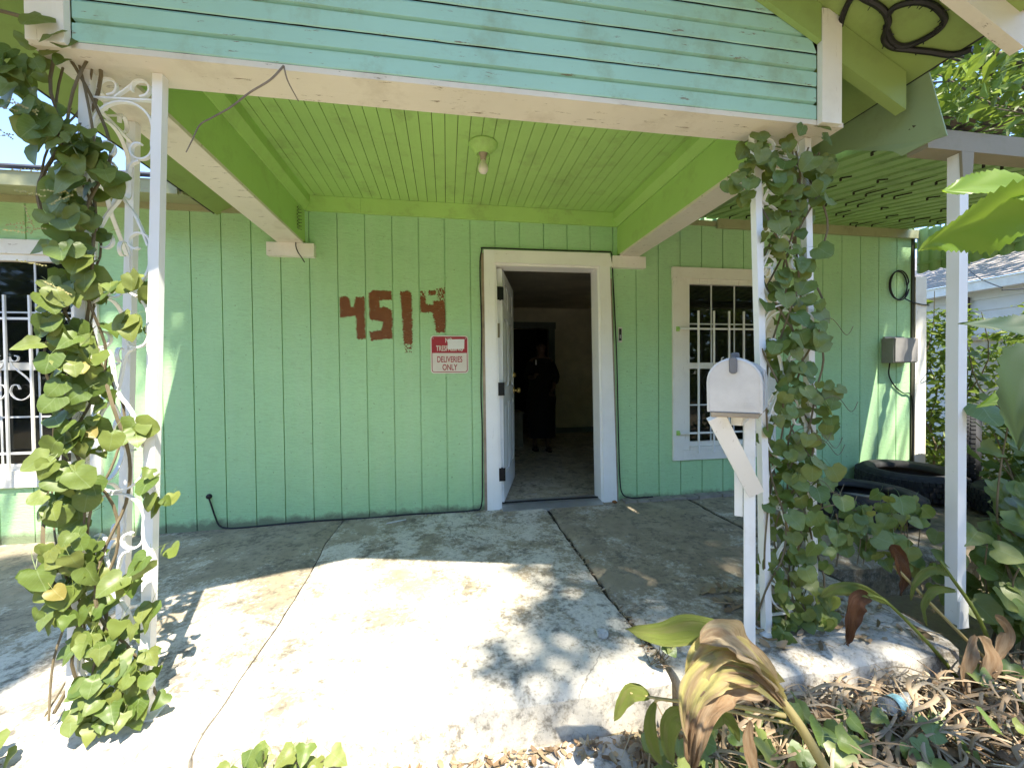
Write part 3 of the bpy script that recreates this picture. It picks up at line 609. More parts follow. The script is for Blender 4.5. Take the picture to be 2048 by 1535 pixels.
# hanging sheet that closes the gap between porch eave and awning
sh = [(2.03, -1.945, 2.372), (2.036, -1.97, 2.24), (2.045, -2.0, 2.075), (2.045, -1.95, 2.085), (2.04, -1.835, 2.08), (2.036, -1.80, 2.12), (2.034, -1.58, 2.245), (2.03, -1.17, 2.31), (2.03, -.05, 2.40), (2.024, -.05, 2.4)]
bm = B(); A = [bm.verts.new(p) for p in sh[:9]] + [bm.verts.new((2.026, -.05, 2.374))]
bm.faces.new(A); r_ = bmesh.ops.extrude_face_region(bm, geom=list(bm.faces)); bmesh.ops.translate(bm, vec=(.006, 0, 0), verts=[v for v in r_['geom'] if isinstance(v, bmesh.types.BMVert)])
mk('eave_sheet', bm, painted_wood('grey_green_sheet', (.31, .40, .22), (30, 3, 3), wear_amt=.25, bump=.15, grime_amt=.4), H)
# main roof: eave left of the porch, slopes back
bm = B(); prism(bm, [(-.42, 2.405), (3.6, 4.2), (3.6, 4.26), (-.42, 2.425)], 'x', -6.0, -1.70); prism(bm, [(.02, 2.60), (3.6, 4.2), (3.6, 4.26), (.02, 2.66)], 'x', -1.70, 5.0)
mk('main_roof', bm, SHING, H)
boxo('fascia_board', (-6, -1.72, -.405, -.385, 2.315, 2.404), OLIVE, H, .003)
mk('eave_soffit', prism(B(), [(-.384, 2.325), (-.0205, 2.40), (-.0205, 2.415), (-.384, 2.34)], 'x', -6, -1.70), OLIVE, H)
boxo('eave_patch', (-2.46, -2.36, -.41, -.4052, 2.317, 2.40), OLIVE, H)
mk('roof_gable_end', prism(B(), [(.13, 2.47), (3.6, 2.47), (3.6, 4.19), (.13, 2.63)], 'x', 4.55, 4.62), MINT, H)
boxo('side_wall', (4.54, 4.63, .125, 4.4, -.2, 2.47), MINT, H)
boxo('corner_post', (4.6335, 4.765, -.02, .11, -.1, 2.06), CREAMV, H, .004)
boxo('corner_strip', (4.60, 4.6325, -.012, -.0005, .0, 2.45), plain('dark_strip', (.05, .05, .03), .9), H)  # dark strip down the wall edge beside the corner post

# ---- house number in brown brush paint
def build_number():
    cell = .0042; bm = B()
    def inside(p, poly):
        r = False; j = len(poly)-1
        for i in range(len(poly)):
            if (poly[i][1] > p[1]) != (poly[j][1] > p[1]) and p[0] < (poly[j][0]-poly[i][0])*(p[1]-poly[i][1])/(poly[j][1]-poly[i][1])+poly[i][0]: r = not r
            j = i
        return r
    mm = M_('brown_brush_paint'); sk_ = mm.noise(1, 4, .7, mm.map((18, 1, 170))); mm.color(mm.mix(mm.ramp(sk_, [(.32, 0), (.68, 1)]), (.125, .040, .011), (.27, .098, .034))); mm.rough(.55); mm.bump(sk_, .4, .002); mats = mm.m
    bx = {k: (min(p[0] for p in v), max(p[0] for p in v), min(p[1] for p in v), max(p[1] for p in v)) for k, v in DIGITS.items()}
    r = random.Random(7); hx = [r.gauss(0, .0042) for _ in range(400)]; hz = [r.gauss(0, .0035) for _ in range(600)]
    jz = {}
    for j in range(int(.62/cell)):
        z = 1.26+j*cell; run = None
        for i in range(int(.95/cell)+1):
            x = -.87+i*cell; on = False
            q = (x+hx[j % 400], z+hz[i % 600])
            groove = min(abs(x-g) for g in GROOVES) < .0045
            if not groove:
                for k_, poly in DIGITS.items():
                    b = bx[k_]
                    if b[0]-.03 < x < b[1]+.03 and b[2]-.03 < z < b[3]+.03 and inside(q, poly):
                        dens = {'C2': .45, 'F': .6, 'H': .55}.get(k_, 1.0)
                        on = dens >= 1 and r.random() > .002 or noise.noise((x*130, z*60, 0))*.5+.5 < dens*.95 and dens < 1
                        if on: break
            if on and run is None: run = x
            if not on and run is not None:
                v = [bm.verts.new(p) for p in ((run, -.0022, z), (x, -.0022, z), (x, -.0022, z+cell*.98), (run, -.0022, z+cell*.98))]; bm.faces.new(v); run = None
    o = mk('house_number', bm, mats, H); o['label'] = 'street number 4514 brushed in brown paint on the siding'
build_number()
# dents, nail holes and rust marks on the siding

# ------------------------------------------------------------------ sign
def text(name, body, x, z, size, mat, parent, y, sx=1.0, bold=.0011, align='CENTER'):
    c = bpy.data.curves.new(name, 'FONT'); c.body = body; c.size = size; c.align_x = align; c.align_y = 'CENTER'; c.offset = bold; c.extrude = .0002
    o = bpy.data.objects.new(name, c); COL.objects.link(o)
    me = bpy.data.meshes.new_from_object(o); bpy.data.objects.remove(o); me.materials.clear(); me.materials.append(mat)
    me.transform(Matrix.Translation((x, y, z)) @ Matrix.Rotation(PI/2, 4, 'X') @ Matrix.Diagonal((sx, 1, 1, 1)))
    o = bpy.data.objects.new(name, me); COL.objects.link(o)
    return adopt(o, parent)
def rrect(x0, x1, z0, z1, r, n=6):
    out = []
    for cx, cz, a in ((x1-r, z0+r, -PI/2), (x1-r, z1-r, 0), (x0+r, z1-r, PI/2), (x0+r, z0+r, PI)):
        for k in range(n+1): out.append((cx+r*math.cos(a+k*PI/2/n), cz+r*math.sin(a+k*PI/2/n)))
    return out
def build_sign():
    s = thing('warning_sign', (.026, -.006, 1.29), 'red and white no trespassing, deliveries only sign beside the door', 'sign')
    wm = plain('sign_white', (.68, .62, .52), .45, var=.06); rm = plain('sign_red', (.36, .028, .035), .4, var=.1)
    x0, x1, z0, z1 = -.128, .180, 1.135, 1.446
    mk('plate', prism(B(), rrect(x0, x1, z0, z1, .028), 'y', -.0085, -.0065), wm, s)
    # red border ring and red upper field
    o = rrect(x0+.009, x1-.009, z0+.009, z1-.009, .022); i = rrect(x0+.014, x1-.014, z0+.014, z1-.014, .018); bm = B()
    O = [bm.verts.new((p[0], -.0090, p[1])) for p in o]; I = [bm.verts.new((p[0], -.0090, p[1])) for p in i]
    for k in range(len(o)): bm.faces.new([O[k], O[(k+1) % len(o)], I[(k+1) % len(o)], I[k]])
    mk('border', bm, rm, s)
    n = 6; top = [p for p in rrect(x0+.012, x1-.012, z0, z1-.012, .02)][n+1:3*n+1+1]
    bm = B(); bm.faces.new([bm.verts.new((p[0], -.0094, p[1])) for p in top+[(x0+.012, 1.302), (x1-.012, 1.302)]]); mk('red_field', bm, rm, s)
    text('lettering', 'NO', .020, 1.404, .052, wm, s, -.0098, .70); text('lettering', 'TRESPASSING', .026, 1.338, .060, wm, s, -.0098, .60)
    text('lettering', 'DELIVERIES', .026, 1.248, .068, rm, s, -.0091, .62); text('lettering', 'ONLY', .026, 1.183, .068, rm, s, -.0091, .66)
    st = plain('paper_sticker', (.74, .72, .68), .7, var=.04)
    bm = B(); bm.faces.new([bm.verts.new(p) for p in ((.012, -.0104, 1.333), (.145, -.0104, 1.336), (.148, -.0104, 1.416), (.010, -.0104, 1.414))])
    r_ = bmesh.ops.extrude_face_region(bm, geom=list(bm.faces)); bmesh.ops.translate(bm, vec=(0, .0005, 0), verts=[v for v in r_['geom'] if isinstance(v, bmesh.types.BMVert)])
    mk('sticker', bm, st, s)
    for x in (x0+.022, x1-.022): mk('screw', lathe(B(), [(0, -.0112), (.004, -.0108), (.0045, -.0095)], (x, 0, z1-.024), 'y', 10), plain('screw_steel', (.4, .38, .35), .4, .8), s)
build_sign()

# ------------------------------------------------------------------ ceiling lamp (unlit)
t = thing('ceiling_light', (.236, -.89, 2.52), 'lime painted porch ceiling light with a bare bulb', 'lamp')
mk('base', lathe(B(), [(0, -.0), (.088, 0), (.090, -.006), (.082, -.012), (.078, -.022), (.070, -.034), (.056, -.042), (.048, -.052), (.046, -.066), (.040, -.066), (.036, -.05), (0, -.045)], (.236, -.89, 2.5195), 'z', 36), LIME, t, True)
mk('socket', lathe(B(), [(.0, -.045), (.026, -.05), (.026, -.062), (.019, -.066), (.018, -.096), (0, -.097)], (.236, -.89, 2.5195), 'z', 20), plain('tan_socket', (.38, .30, .20), .5), t, True)
bulbm = M_('frosted_bulb'); bulbm.color((.72, .66, .55)); bulbm.rough(.35)
mk('bulb', lathe(B(), [(.013, -.097), (.016, -.108), (.027, -.128), (.031, -.145), (.029, -.160), (.020, -.173), (.008, -.179), (0, -.180)], (.236, -.89, 2.5195), 'z', 24), bulbm.m, t, True)
# old wire box left on the ceiling
# ------------------------------------------------------------------ wrought-iron corner columns
def column(label, posts, panels, top=2.139):
    base = posts[0][1]
    c = thing('iron_column', (base[0], base[1], zf(base[0], base[1])), label, 'porch column', 'wrought iron porch columns')
    for (tx, ty), (bx, by) in posts:
        zb = zf(bx, by)+.004; up = (Vector((tx, ty, 0))-Vector((bx, by, 0)))
        bm = B(); V = []
        for x, y, z in ((bx, by, zb), (lerp(bx, tx, .5)+.002, lerp(by, ty, .5), 1.05), (tx, ty, top)):
            V.append([bm.verts.new((x+a*.0155, y+b*.0155, z)) for a, b in ((-1,-1),(1,-1),(1,1),(-1,1))])
        for a, b in zip(V, V[1:]):
            for k in range(4): bm.faces.new([a[k], a[(k+1) % 4], b[(k+1) % 4], b[k]])
        bm.faces.new(V[0][::-1]); bm.faces.new(V[-1]); mk('post', bm, IRON, c, bevel=.0025)
        boxo('foot_plate', (bx-.045, bx+.045, by-.04, by+.04, zb-.008, zb+.002), IRON, c)
    for ia, ib in panels:
        def P(u, z, ia=ia, ib=ib):
            """u from -1 (post a) to 1 (post b) at height z"""
            t = z/top; a = Vector(posts[ia][1]).lerp(Vector(posts[ia][0]), t); b = Vector(posts[ib][1]).lerp(Vector(posts[ib][0]), t)
            p = a.lerp(b, (u+1)/2); return Vector((p.x, p.y, z))
        d = (P(1, 1)-P(-1, 1)); hw = d.length/2-.019; nrm = d.normalized().cross(Vector((0, 0, 1)))
        uu = lambda m: m/(d.length/2)
        def sc(pts, w_=.013, th=.006): mk('scroll', flatbar(B(), smooth_path([P(uu(x), z) for x, z in pts], 3), nrm, w_, th), IRON, c)
        h = hw
        for z in (2.055, .035): mk('rail', flatbar(B(), [P(uu(-h), z), P(uu(h), z)], nrm, .013, .006), IRON, c)
        # little scrolls under the beam
        for s in (-1, 1): sc([(s*(h*.55+.028*math.cos(a)), 2.093+.028*math.sin(a)) for a in [(-.5+k*.23)*PI*(1 if s > 0 else -1) + (0 if s > 0 else PI) for k in range(8)]])
        sc([(-h*.3, 2.06), (h*.15, 2.095), (h*.42, 2.12)], .012, .005)
        tz = [2.05, 1.41, .72, .04]
        for zt, zb in zip(tz, tz[1:]):
            L = zt-zb
            for s in (-1, 1):
                r = .040
                # arch below zt, its end curling inward
                arch = [(s*h*math.sin(a), zt-h+h*math.cos(a)-.004) for a in [k*PI/2/7 for k in range(8)]]
                arch += [(s*h*.98, zt-h-.05)] + [(s*(h-r)+s*lerp(r, .018, k/11)*math.cos(k*.46), zt-h-.07-lerp(r, .018, k/11)*math.sin(k*.46)) for k in range(12)]
                sc(arch)
                bowl = [(x, zt+zb-z) for x, z in arch]; sc(bowl)
                sc([(s*h*.55, zt-h-.11), (s*h*.25, zt-h-.13), (0, (zt+zb)/2), (-s*h*.5, (zt+zb)/2-.07), (-s*h*.93, zb+h+.06)], .013, .006)
    return c
column('white wrought iron corner column at the left end of the porch, wrapped in dark ivy', [((-1.178, -1.785), (-1.262, -1.80)), ((-.953, -1.80), (-1.045, -1.80)), ((-1.235, -1.50), (-1.33, -1.50))], [(0, 1), (0, 2)])
column('white wrought iron corner column standing behind the mailbox', [((1.585, -1.79), (1.622, -1.80)), ((1.325, -1.80), (1.385, -1.80)), ((1.60, -1.50), (1.63, -1.50))], [(1, 0), (0, 2)])

# ------------------------------------------------------------------ mailbox on its post
def build_mailbox():
    mb = thing('mailbox', (1.1, -1.99, .965), 'grey metal mailbox with rounded top and its door ajar', 'mailbox')
    gal = plain('grey_painted_steel', (.54, .54, .545), .42, .3, var=.10, scale=10); dark = plain('mailbox_shade', (.02, .02, .02), .8); plast = plain('grey_plastic_tab', (.14, .14, .15), .5)
    d = Vector((.70, .714, 0)).normalized(); r = Vector((d.y, -d.x, 0))
    mat = Matrix(((r.x, d.x, 0, .985), (r.y, d.y, 0, -2.105), (0, 0, 1, .968), (0, 0, 0, 1)))   # local x right, y back, z up
    W = .083
    def arch(w, h, n=14):
        pts = [(w, 0), (w, h-w)] + [(w*math.cos(a), h-w+w*math.sin(a)) for a in [k*PI/n for k in range(1, n)]] + [(-w, h-w), (-w, 0)]
        return pts
    shell = B(); o = arch(W, .190); i = arch(W-.002, .188)
    for a, b, flip in ((o, None, 0),):
        A = [shell.verts.new((p[0], .035, p[1])) for p in o]; C_ = [shell.verts.new((p[0], .40, p[1])) for p in o]; n = len(o)
        for k in range(n): shell.faces.new([A[k], C_[k], C_[(k+1) % n], A[(k+1) % n]])
        shell.faces.new(C_)
        I = [shell.verts.new((p[0], .035, p[1]+.001)) for p in i]; J = [shell.verts.new((p[0], .39, p[1]+.001)) for p in i]
        for k in range(n): shell.faces.new([I[k], J[k], J[(k+1) % n], I[(k+1) % n]]); shell.faces.new([A[k], A[(k+1) % n], I[(k+1) % n], I[k]])
        shell.faces.new(J)
    mk('body', xf(shell, mat), gal, mb)
    inner = B(); A = [inner.verts.new((p[0]*.985, .06, p[1]*.985+.001)) for p in i]; inner.faces.new(A); mk('inside_shade', xf(inner, mat), dark, mb)  # black sheet behind the mouth, shade of the inside put in as colour
    # door, tilted a little open about its lower edge
    tilt = mat @ Matrix.Translation((0, .028, 0)) @ Matrix.Rotation(math.radians(6.5), 4, 'X')
    bm = B(); prism(bm, arch(W+.003, .193), 'y', -.006, .0); 
    mk('door', xf(bm, tilt), gal, mb, bevel=.002)
    bm = B(); o2 = arch(W+.0035, .1935); i2 = arch(W-.004, .187); A = [[bm.verts.new((p[0], y, p[1])) for p in pl] for pl, y in ((o2, -.0065), (o2, .012), (i2, .012), (i2, -.0085))]
    n = len(o2)
    for q in range(4):
        for k in range(n): bm.faces.new([A[q][k], A[q][(k+1) % n], A[(q+1) % 4][(k+1) % n], A[(q+1) % 4][k]])
    mk('door_rim', xf(bm, tilt), gal, mb)
    bm = B(); prism(bm, rrect(-.0125, .0125, .138, .197, .011), 'y', -.018, -.0062); mk('pull_tab', xf(bm, tilt), plast, mb, bevel=.003)
    bm = B(); prism(bm, rrect(-.013, .013, .186, .212, .008), 'y', .040, .064); mk('latch', xf(bm, mat), plast, mb, bevel=.003)
    for z, w_ in ((.030, .030), (.022, .034), (.014, .038)): 
        bm = B(); box(bm, .030, .030+w_, -.0072, -.0061, z, z+.003); mk('embossed_line', xf(bm, tilt), gal, mb)
    for q in (0, 1): 
        bm = B(); box(bm, .034+q*.014, .044+q*.014, -.0072, -.0061, .037, .052); mk('embossed_mark', xf(bm, tilt), gal, mb)
    bm = B(); box(bm, W+.001, W+.004, .14, .16, .02, .14); box(bm, W+.001, W+.004, .11, .16, .115, .15); mk('flag', xf(bm, mat), gal, mb)
    # post
    po = thing('mailbox_post', (1.25, -1.87, zf(1.25, -1.87)), 'white painted timber mailbox post with diagonal brace', 'post')
    ww = painted_wood('white_post_paint', (.86, .85, .83), (30, 30, 2), wear_amt=.3, bump=.25, grime=(.4, .33, .25), grime_amt=.25)
    zb = zf(1.25, -1.87)-.0
    pm = Matrix.Translation((1.245, -1.868, 0)) @ Matrix.Rotation(math.radians(-40), 4, 'Z')
    bm = B(); box(bm, -.0215, .0215, -.018, .018, zb, .945); mk('upright', xf(bm, pm), ww, po, bevel=.003)
    bm = B(); box(bm, -.075, .075, .02, .36, -.0185, -.0015); mk('platform', xf(bm, mat), bare, po, bevel=.002)
    bm = B(); box(bm, -.02, .02, .10, .33, -.055, -.019); mk('arm', xf(bm, mat), ww, po, bevel=.002)
    a = mat @ Vector((-.060, .03, -.006)); b = Vector((1.245, -1.900, .615))
    q = (b-a).normalized(); n_ = Vector((-.45, -.89, 0)); 
    bm = B(); beam(bm, a+q*.0-Vector((0, 0, .01)), b, .062, .020, n_); mk('brace', bm, ww, po, bevel=.002)
    bm = B(); box(bm, -.056, -.024, .0, .03, .50, .80); mk('batten', xf(bm, pm), ww, po, bevel=.002)
    bm = B(); prism(bm, rrect(-.02, .02, .63, .70, .004), 'y', -.0245, -.0225); 
build_mailbox()

# ------------------------------------------------------------------ awning on the right
def build_awning():
    aw = thing('patio_awning', (2.25, -1.9, 0), 'green ribbed metal awning over the right side of the porch', 'awning')
    pan = painted_wood('old_green_awning_paint', (.30, .46, .16), (30, 2, 30), wear=(.12, .10, .05), wear_amt=.5, bump=.2, grime=(.05, .06, .025), grime_amt=.55)
    rust = plain('rib_shadow_rust', (.035, .035, .02), .9, var=.5)
    def za(y): return 2.52+.19*y
    x = 1.94; k = 0
    while x < 4.50:
        wd = .122
        prof = [(x, 0), (x+.004, .040), (x+.040, .040), (x+.044, .0), (x+wd, .0)]
        bm = B(); V = []
        for y in ((-.002, -.6, -1.2, -1.84) if x > 2.05 else (-.002, -.4, -.9, -1.45)):  # first pan is added, shorter, to block a sun slit by the eave
            V.append([bm.verts.new((px, y, za(y)+h+.002*noise.noise((px*3, y*2, 0)))) for px, h in prof])
        for a, b in zip(V, V[1:]):
            for q in range(4): bm.faces.new([a[q], a[q+1], b[q+1], b[q]])
        r_ = bmesh.ops.extrude_face_region(bm, geom=list(bm.faces)); bmesh.ops.translate(bm, vec=(0, 0, .002), verts=[v for v in r_['geom'] if isinstance(v, bmesh.types.BMVert)])
        p = mk('roof_pan', bm, pan, aw)
        bm = B()
        for q in range(6):
            y = -.15-.29*q+RND.uniform(-.05, .05)
            if x < 2.05: continue
            if RND.random() < .45: beam(bm, (x+.047, y, za(y)-.004), (x+.049, y-RND.uniform(.05, .22), za(y-.12)-.003), .005, .008); box(bm, x+.043, x+.051, y-.006, y+.004, za(y)-.022, za(y)-.004)
        if bm.verts: tag(mk('clips', bm, rust, p), kind='stuff')
        else: bm.free()
        x += wd; k += 1
    boxo('ledger', (2.44, 4.64, -.045, -.0185, 2.43, 2.512), OLIVE, aw, .003)
    oli = painted_wood('shaded_awning_beam', (.27, .235, .16), (2, 40, 40), wear_amt=.4, bump=.2, grime_amt=.5)  # beam paint darkened to carry the shade on it
    mk('front_beam', prism(B(), [(-1.93, 2.065), (-1.85, 2.065), (-1.85, 2.160), (-1.93, 2.150)], 'x', 2.05, 4.66), oli, aw, bevel=.004)
    # leaf debris and shingle strip piled on the front edge
    bm = B(); r = random.Random(3)
    for q in range(420):
        px = r.uniform(2.06, 4.6); py = r.uniform(-1.95, -1.80); z = 2.165+r.random()**2*.05; a = r.uniform(0, PI); s = r.uniform(.015, .05)
        d = Vector((math.cos(a), math.sin(a), r.uniform(-.2, .2)))*s; e = Vector((-math.sin(a), math.cos(a), r.uniform(-.5, .5)))*s*.3
        c = Vector((px, py, z)); bm.faces.new([bm.verts.new(c+v) for v in (-d, e, d, -e)])
    tag(mk('edge_debris', bm, plain('grey_leaf_debris', (.10, .085, .065), .95, var=.5, scale=40), aw), kind='stuff')
    # post
    wp = thing('awning_post', (2.26, -1.9, -.02), 'slender white square post holding up the green awning', 'post')
    bm = B(); V = []
    for x_, y_, z in ((2.262, -1.90, -.03), (2.255, -1.90, 1.0), (2.262, -1.895, 2.066)): V.append([bm.verts.new((x_+a*.0235, y_+b*.0235, z)) for a, b in ((-1,-1),(1,-1),(1,1),(-1,1))])
    for a, b in zip(V, V[1:]):
        for q in range(4): bm.faces.new([a[q], a[(q+1) % 4], b[(q+1) % 4], b[q]])
    bm.faces.new(V[0][::-1]); bm.faces.new(V[-1]); mk('shaft', bm, IRON, wp, bevel=.004)
    mk('cap_block', prism(B(), [(2.230, 2.0645), (2.297, 2.0645), (2.288, 1.94), (2.238, 1.94)], 'y', -1.9195, -1.930), oli, wp)
    mk('foot', prism(B(), [(2.234, -.04), (2.290, -.04), (2.286, .08), (2.262, .12), (2.238, .08)], 'y', -1.925, -1.932), IRON, wp)
    # corrugated side skirt
    y = -.01
    while y > -1.85:
        bm = B(); V = []
        for z in (2.10+.0*y, za(y)):
            V.append([bm.verts.new((4.657-.020*math.sin(PI*q/6), y-.10*q/6, z - (.020*math.sin(PI*q/6) if z < 2.2 else 0))) for q in range(7)])
        for q in range(6): bm.faces.new([V[0][q], V[0][q+1], V[1][q+1], V[1][q]])
        r_ = bmesh.ops.extrude_face_region(bm, geom=list(bm.faces)); bmesh.ops.translate(bm, vec=(.003, 0, 0), verts=[v for v in r_['geom'] if isinstance(v, bmesh.types.BMVert)])
        mk('skirt_panel', bm, pan, aw); y -= .101
    boxo('skirt_rail', (4.637, 4.650, -1.85, -.03, 2.165, 2.185), pan, aw)
build_awning()

# ------------------------------------------------------------------ tyres
def tyre(label, c, R, w, rot, rim=False):
    t = thing('tyre', c, label, 'tyre', 'old tyres on the porch')
    rub = plain('dusty_tyre_rubber', (.030, .030, .031), .75, var=.35, scale=12, bump=.3)
    mat = Matrix.Translation(c) @ Euler(rot).to_matrix().to_4x4()
    h = w/2
    prof = [(R*.60, -h*.62), (R*.64, -h*.86), (R*.78, -h*1.0), (R*.90, -h*.93), (R*.965, -h*.72), (R*.985, -h*.4), (R*.99, 0), (R*.985, h*.4), (R*.965, h*.72), (R*.90, h*.93), (R*.86, h*.97), (R*.855, h*1.0), (R*.78, h*1.0), (R*.70, h*.93), (R*.69, h*.95), (R*.64, h*.86), (R*.60, h*.62), (R*.62, h*.5), (R*.80, h*.7), (R*.88, 0), (R*.80, -h*.7), (R*.62, -h*.5), (R*.60, -h*.62)]
    mk('casing', xf(lathe(B(), prof, (0, 0, 0), 'z', 64), mat), rub, t, True)
    bm = B(); n = 56
    for k in range(n):
        a = 2*PI*k/n
        for row, off in ((-.55, 0), (-.18, .5), (.18, 0), (.55, .5)):
            aa = a+off*2*PI/n; m2 = Matrix.Rotation(aa, 4, 'Z') @ Matrix.Translation((R*.985-abs(row)*R*.02, 0, row*h))
            b = box(B(), -.012, .012, -R*.042, R*.042, -h*.14, h*.14); xf(b, m2); tmp = bpy.data.meshes.new('t'); b.to_mesh(tmp); b.free(); bm.from_mesh(tmp); bpy.data.meshes.remove(tmp)
    tag(mk('tread', xf(bm, mat), rub, t), kind='stuff')
    if rim:
        st = plain('pale_dusty_steel', (.30, .29, .27), .6, .3, var=.3)
        mk('rim', xf(lathe(B(), [(R*.60, -h*.7), (R*.62, -h*.72), (R*.56, -h*.2), (R*.52, h*.1), (R*.30, h*.15), (R*.16, -.0), (0, 0)], (0, 0, 0), 'z', 40), mat), st, t, True)
    return t
tyre('nearest black tyre lying flat behind the vine on the right column', (3.20, -.70, zf(3.2, -.7)+.110), .37, .20, (0, 0, 0), True)
tyre('black tyre lying flat against the corner of the green wall', (4.10, -.36, zf(4.1, -.36)+.125), .37, .235, (.02, -.03, .4))
tyre('black tyre standing upright beside the white corner post', (4.62, -.42, zf(4.6, -.4)+.375), .37, .21, (PI/2, 0, .55))
tyre('black tyre lying flat at the bushy right edge of the porch', (4.35, -1.05, zf(4.4, -1.05)+.125), .36, .23, (0, .03, .9))

# ------------------------------------------------------------------ utility box and cables
def build_box():
    t = thing('utility_box', (4.39, 0, 1.315), 'grey utility box fixed to the green wall near the corner', 'utility box')
    g = plain('grey_box_plastic', (.28, .265, .25), .55)
    boxo('case', (4.255, 4.53, -.11, -.001, 1.20, 1.44), g, t, .014); boxo('lid', (4.262, 4.523, -.122, -.1105, 1.21, 1.432), g, t, .008)
    boxo('mount', (4.27, 4.50, -.02, -.0005, 1.4415, 1.46), g, t)
    tag(mk('black_cable', tube(B(), smooth_path([(4.29, -.05, 1.20), (4.32, -.02, 1.08), (4.40, -.012, .97), (4.50, -.012, .90), (4.60, -.016, .86), (4.62, -.016, .5), (4.60, -.02, .1)]), .006), BLACK), 'black cable drooping from the grey utility box to the corner', 'cable')
    pts = []
    for k in range(50):
        a = k/50*4*PI; r = .108+.012*(k/50); pts.append((4.43+r*.95*math.cos(a)+.012*(k > 25), -.014-.006*(k > 25), 1.97+r*1.25*math.sin(a)))
    pts += [(4.50, -.02, 1.84), (4.6, -.02, 1.80), (4.70, -.03, 1.78), (4.78, -.03, 1.775)]
    tag(mk('cable_loop', tube(B(), pts, .006), BLACK), 'black cable looped in a ring high on the wall near the corner', 'cable')
build_box()
tag(mk('floor_cable', tube(B(), smooth_path([(-1.785, -.012, .217), (-1.765, -.014, .15), (-1.744, -.014, .073), (-1.715, -.016, .0), (-1.66, -.02, -.022), (-1.55, -.022, zf(-1.55, -.02)+.006), (-1.2, -.020, zf(-1.2, -.02)+.008), (-.93, -.016, zf(-.93, -.02)+.008), (-.6, -.016, zf(-.6, -.02)+.004), (-.3, -.014, zf(-.3, -.02)+.008), (.0, -.016, zf(0, -.02)+.006), (.20, -.016, zf(.2, -.02)+.010), (.272, -.016, .03), (.283, -.014, .3), (.286, -.014, .7), (.280, -.014, 1.0), (.290, -.016, 1.5), (.283, -.014, 2.0), (.300, -.016, 2.15), (.33, -.028, 2.166), (.7, -.030, 2.168), (1.1, -.030, 2.172), (1.38, -.030, 2.174), (1.425, -.03, 2.16), (1.44, -.02, 2.0), (1.46, -.018, 1.6), (1.475, -.018, 1.2), (1.487, -.016, .6), (1.497, -.018, .2), (1.52, -.02, .06), (1.60, -.03, .022), (1.72, -.03, .020), (1.80, -.035, .022)], 5), .0058), BLACK), 'thin black cable run along the wall base and around the door frame', 'cable')
tag(mk('wall_plug', lathe(B(), [(0, -.022), (.016, -.02), (.019, -.012), (.019, -.0005)], (-1.785, 0, .222), 'y', 16), BLACK, smooth=True), 'round black cable outlet low on the green wall', 'outlet')
t = thing('doorbell_box', (1.51, -.002, 1.46), 'small broken doorbell box beside the door frame', 'doorbell')
boxo('plate', (1.494, 1.530, -.008, -.0005, 1.395, 1.528), plain('white_plastic_plate', (.6, .58, .52), .5), t, .003); boxo('cavity_shade', (1.500, 1.524, -.0095, -.0081, 1.41, 1.515), BLACK, t); boxo('button', (1.505, 1.517, -.014, -.0096, 1.43, 1.46), plain('grey_button', (.3, .29, .28), .5), t)  # cavity is a black plate, its shade put into the colour
bm = B(); tube(bm, smooth_path(COIL, 5), .0115, 7); P = smooth_path(COIL2, 5); tube(bm, P, .011, 7)
r = random.Random(2)
for path in (smooth_path(COIL, 3), smooth_path(COIL2, 3)):
    for p in path[3:]:
        if r.random() < .5: tube(bm, [p, p+Vector((r.uniform(-.02, .02), r.uniform(-.02, .02), -.012))], .002, 4)
tag(mk('eave_cable', bm, BLACK), 'thick black cable looped under the green eave, top right', 'cable')
tag(mk('vine_twig', tube(tube(B(), smooth_path(TWIG), .0036, 5, .0016), smooth_path(TWIG2), .0028, 5, .0014), plain('dry_twig', (.19, .16, .13), .9, var=.3)), 'dry bare twig dangling from the front porch beam', 'twig')
tag(mk('loose_wire', tube(B(), smooth_path([(-1.12, -.06, 2.139), (-1.115, -.07, 2.10), (-1.10, -.075, 2.06), (-1.075, -.07, 2.02), (-1.06, -.06, 1.99)]), .004, 5), BLACK), 'short black wire hanging by the end of the left porch beam', 'wire')
tag(mk('rusty_spring', tube(B(), [(-1.055+.014*math.cos(k*.9), -.17+.0*k+.014*math.sin(k*.9), 2.20+.0035*k) for k in range(48)], .0028, 5), plain('green_rust', (.12, .16, .06), .9, var=.5)), 'rusty spring hanging on the inside of the left porch beam', 'spring')

# ------------------------------------------------------------------ room: cabinet and person
t = thing('low_cabinet', (.72, 3.0, -.012), 'low pale cabinet standing in the dark room behind the open door', 'cabinet')
cw = plain('dull_cabinet', (.20, .18, .13), .7, var=.25)
boxo('carcass', (.30, 1.18, 2.9, 3.35, .0, .52), cw, t, .004); boxo('top', (.28, 1.20, 2.87, 3.37, .5205, .545), cw, t, .003)
for x0, x1 in ((.32, .73), (.75, 1.16)): boxo('cabinet_door', (x0, x1, 2.885, 2.8995, .03, .50), cw, t, .003)
def skin(name, nodes, edges, mat, parent, sub=2, root=0):
    me = bpy.data.meshes.new(name); me.from_pydata([n[0] for n in nodes], edges, []); me.update()
    o = bpy.data.objects.new(name, me); COL.objects.link(o); me.materials.append(mat)
    o.modifiers.new('skin', 'SKIN').use_smooth_shade = True
    for i, n in enumerate(nodes):
        sv = me.skin_vertices[0].data[i]; r = n[1]; sv.radius = (r, r) if not isinstance(r, tuple) else r; sv.use_root = (i == root)
    ss = o.modifiers.new('sub', 'SUBSURF'); ss.levels = sub; ss.render_levels = sub
    return adopt(o, parent)
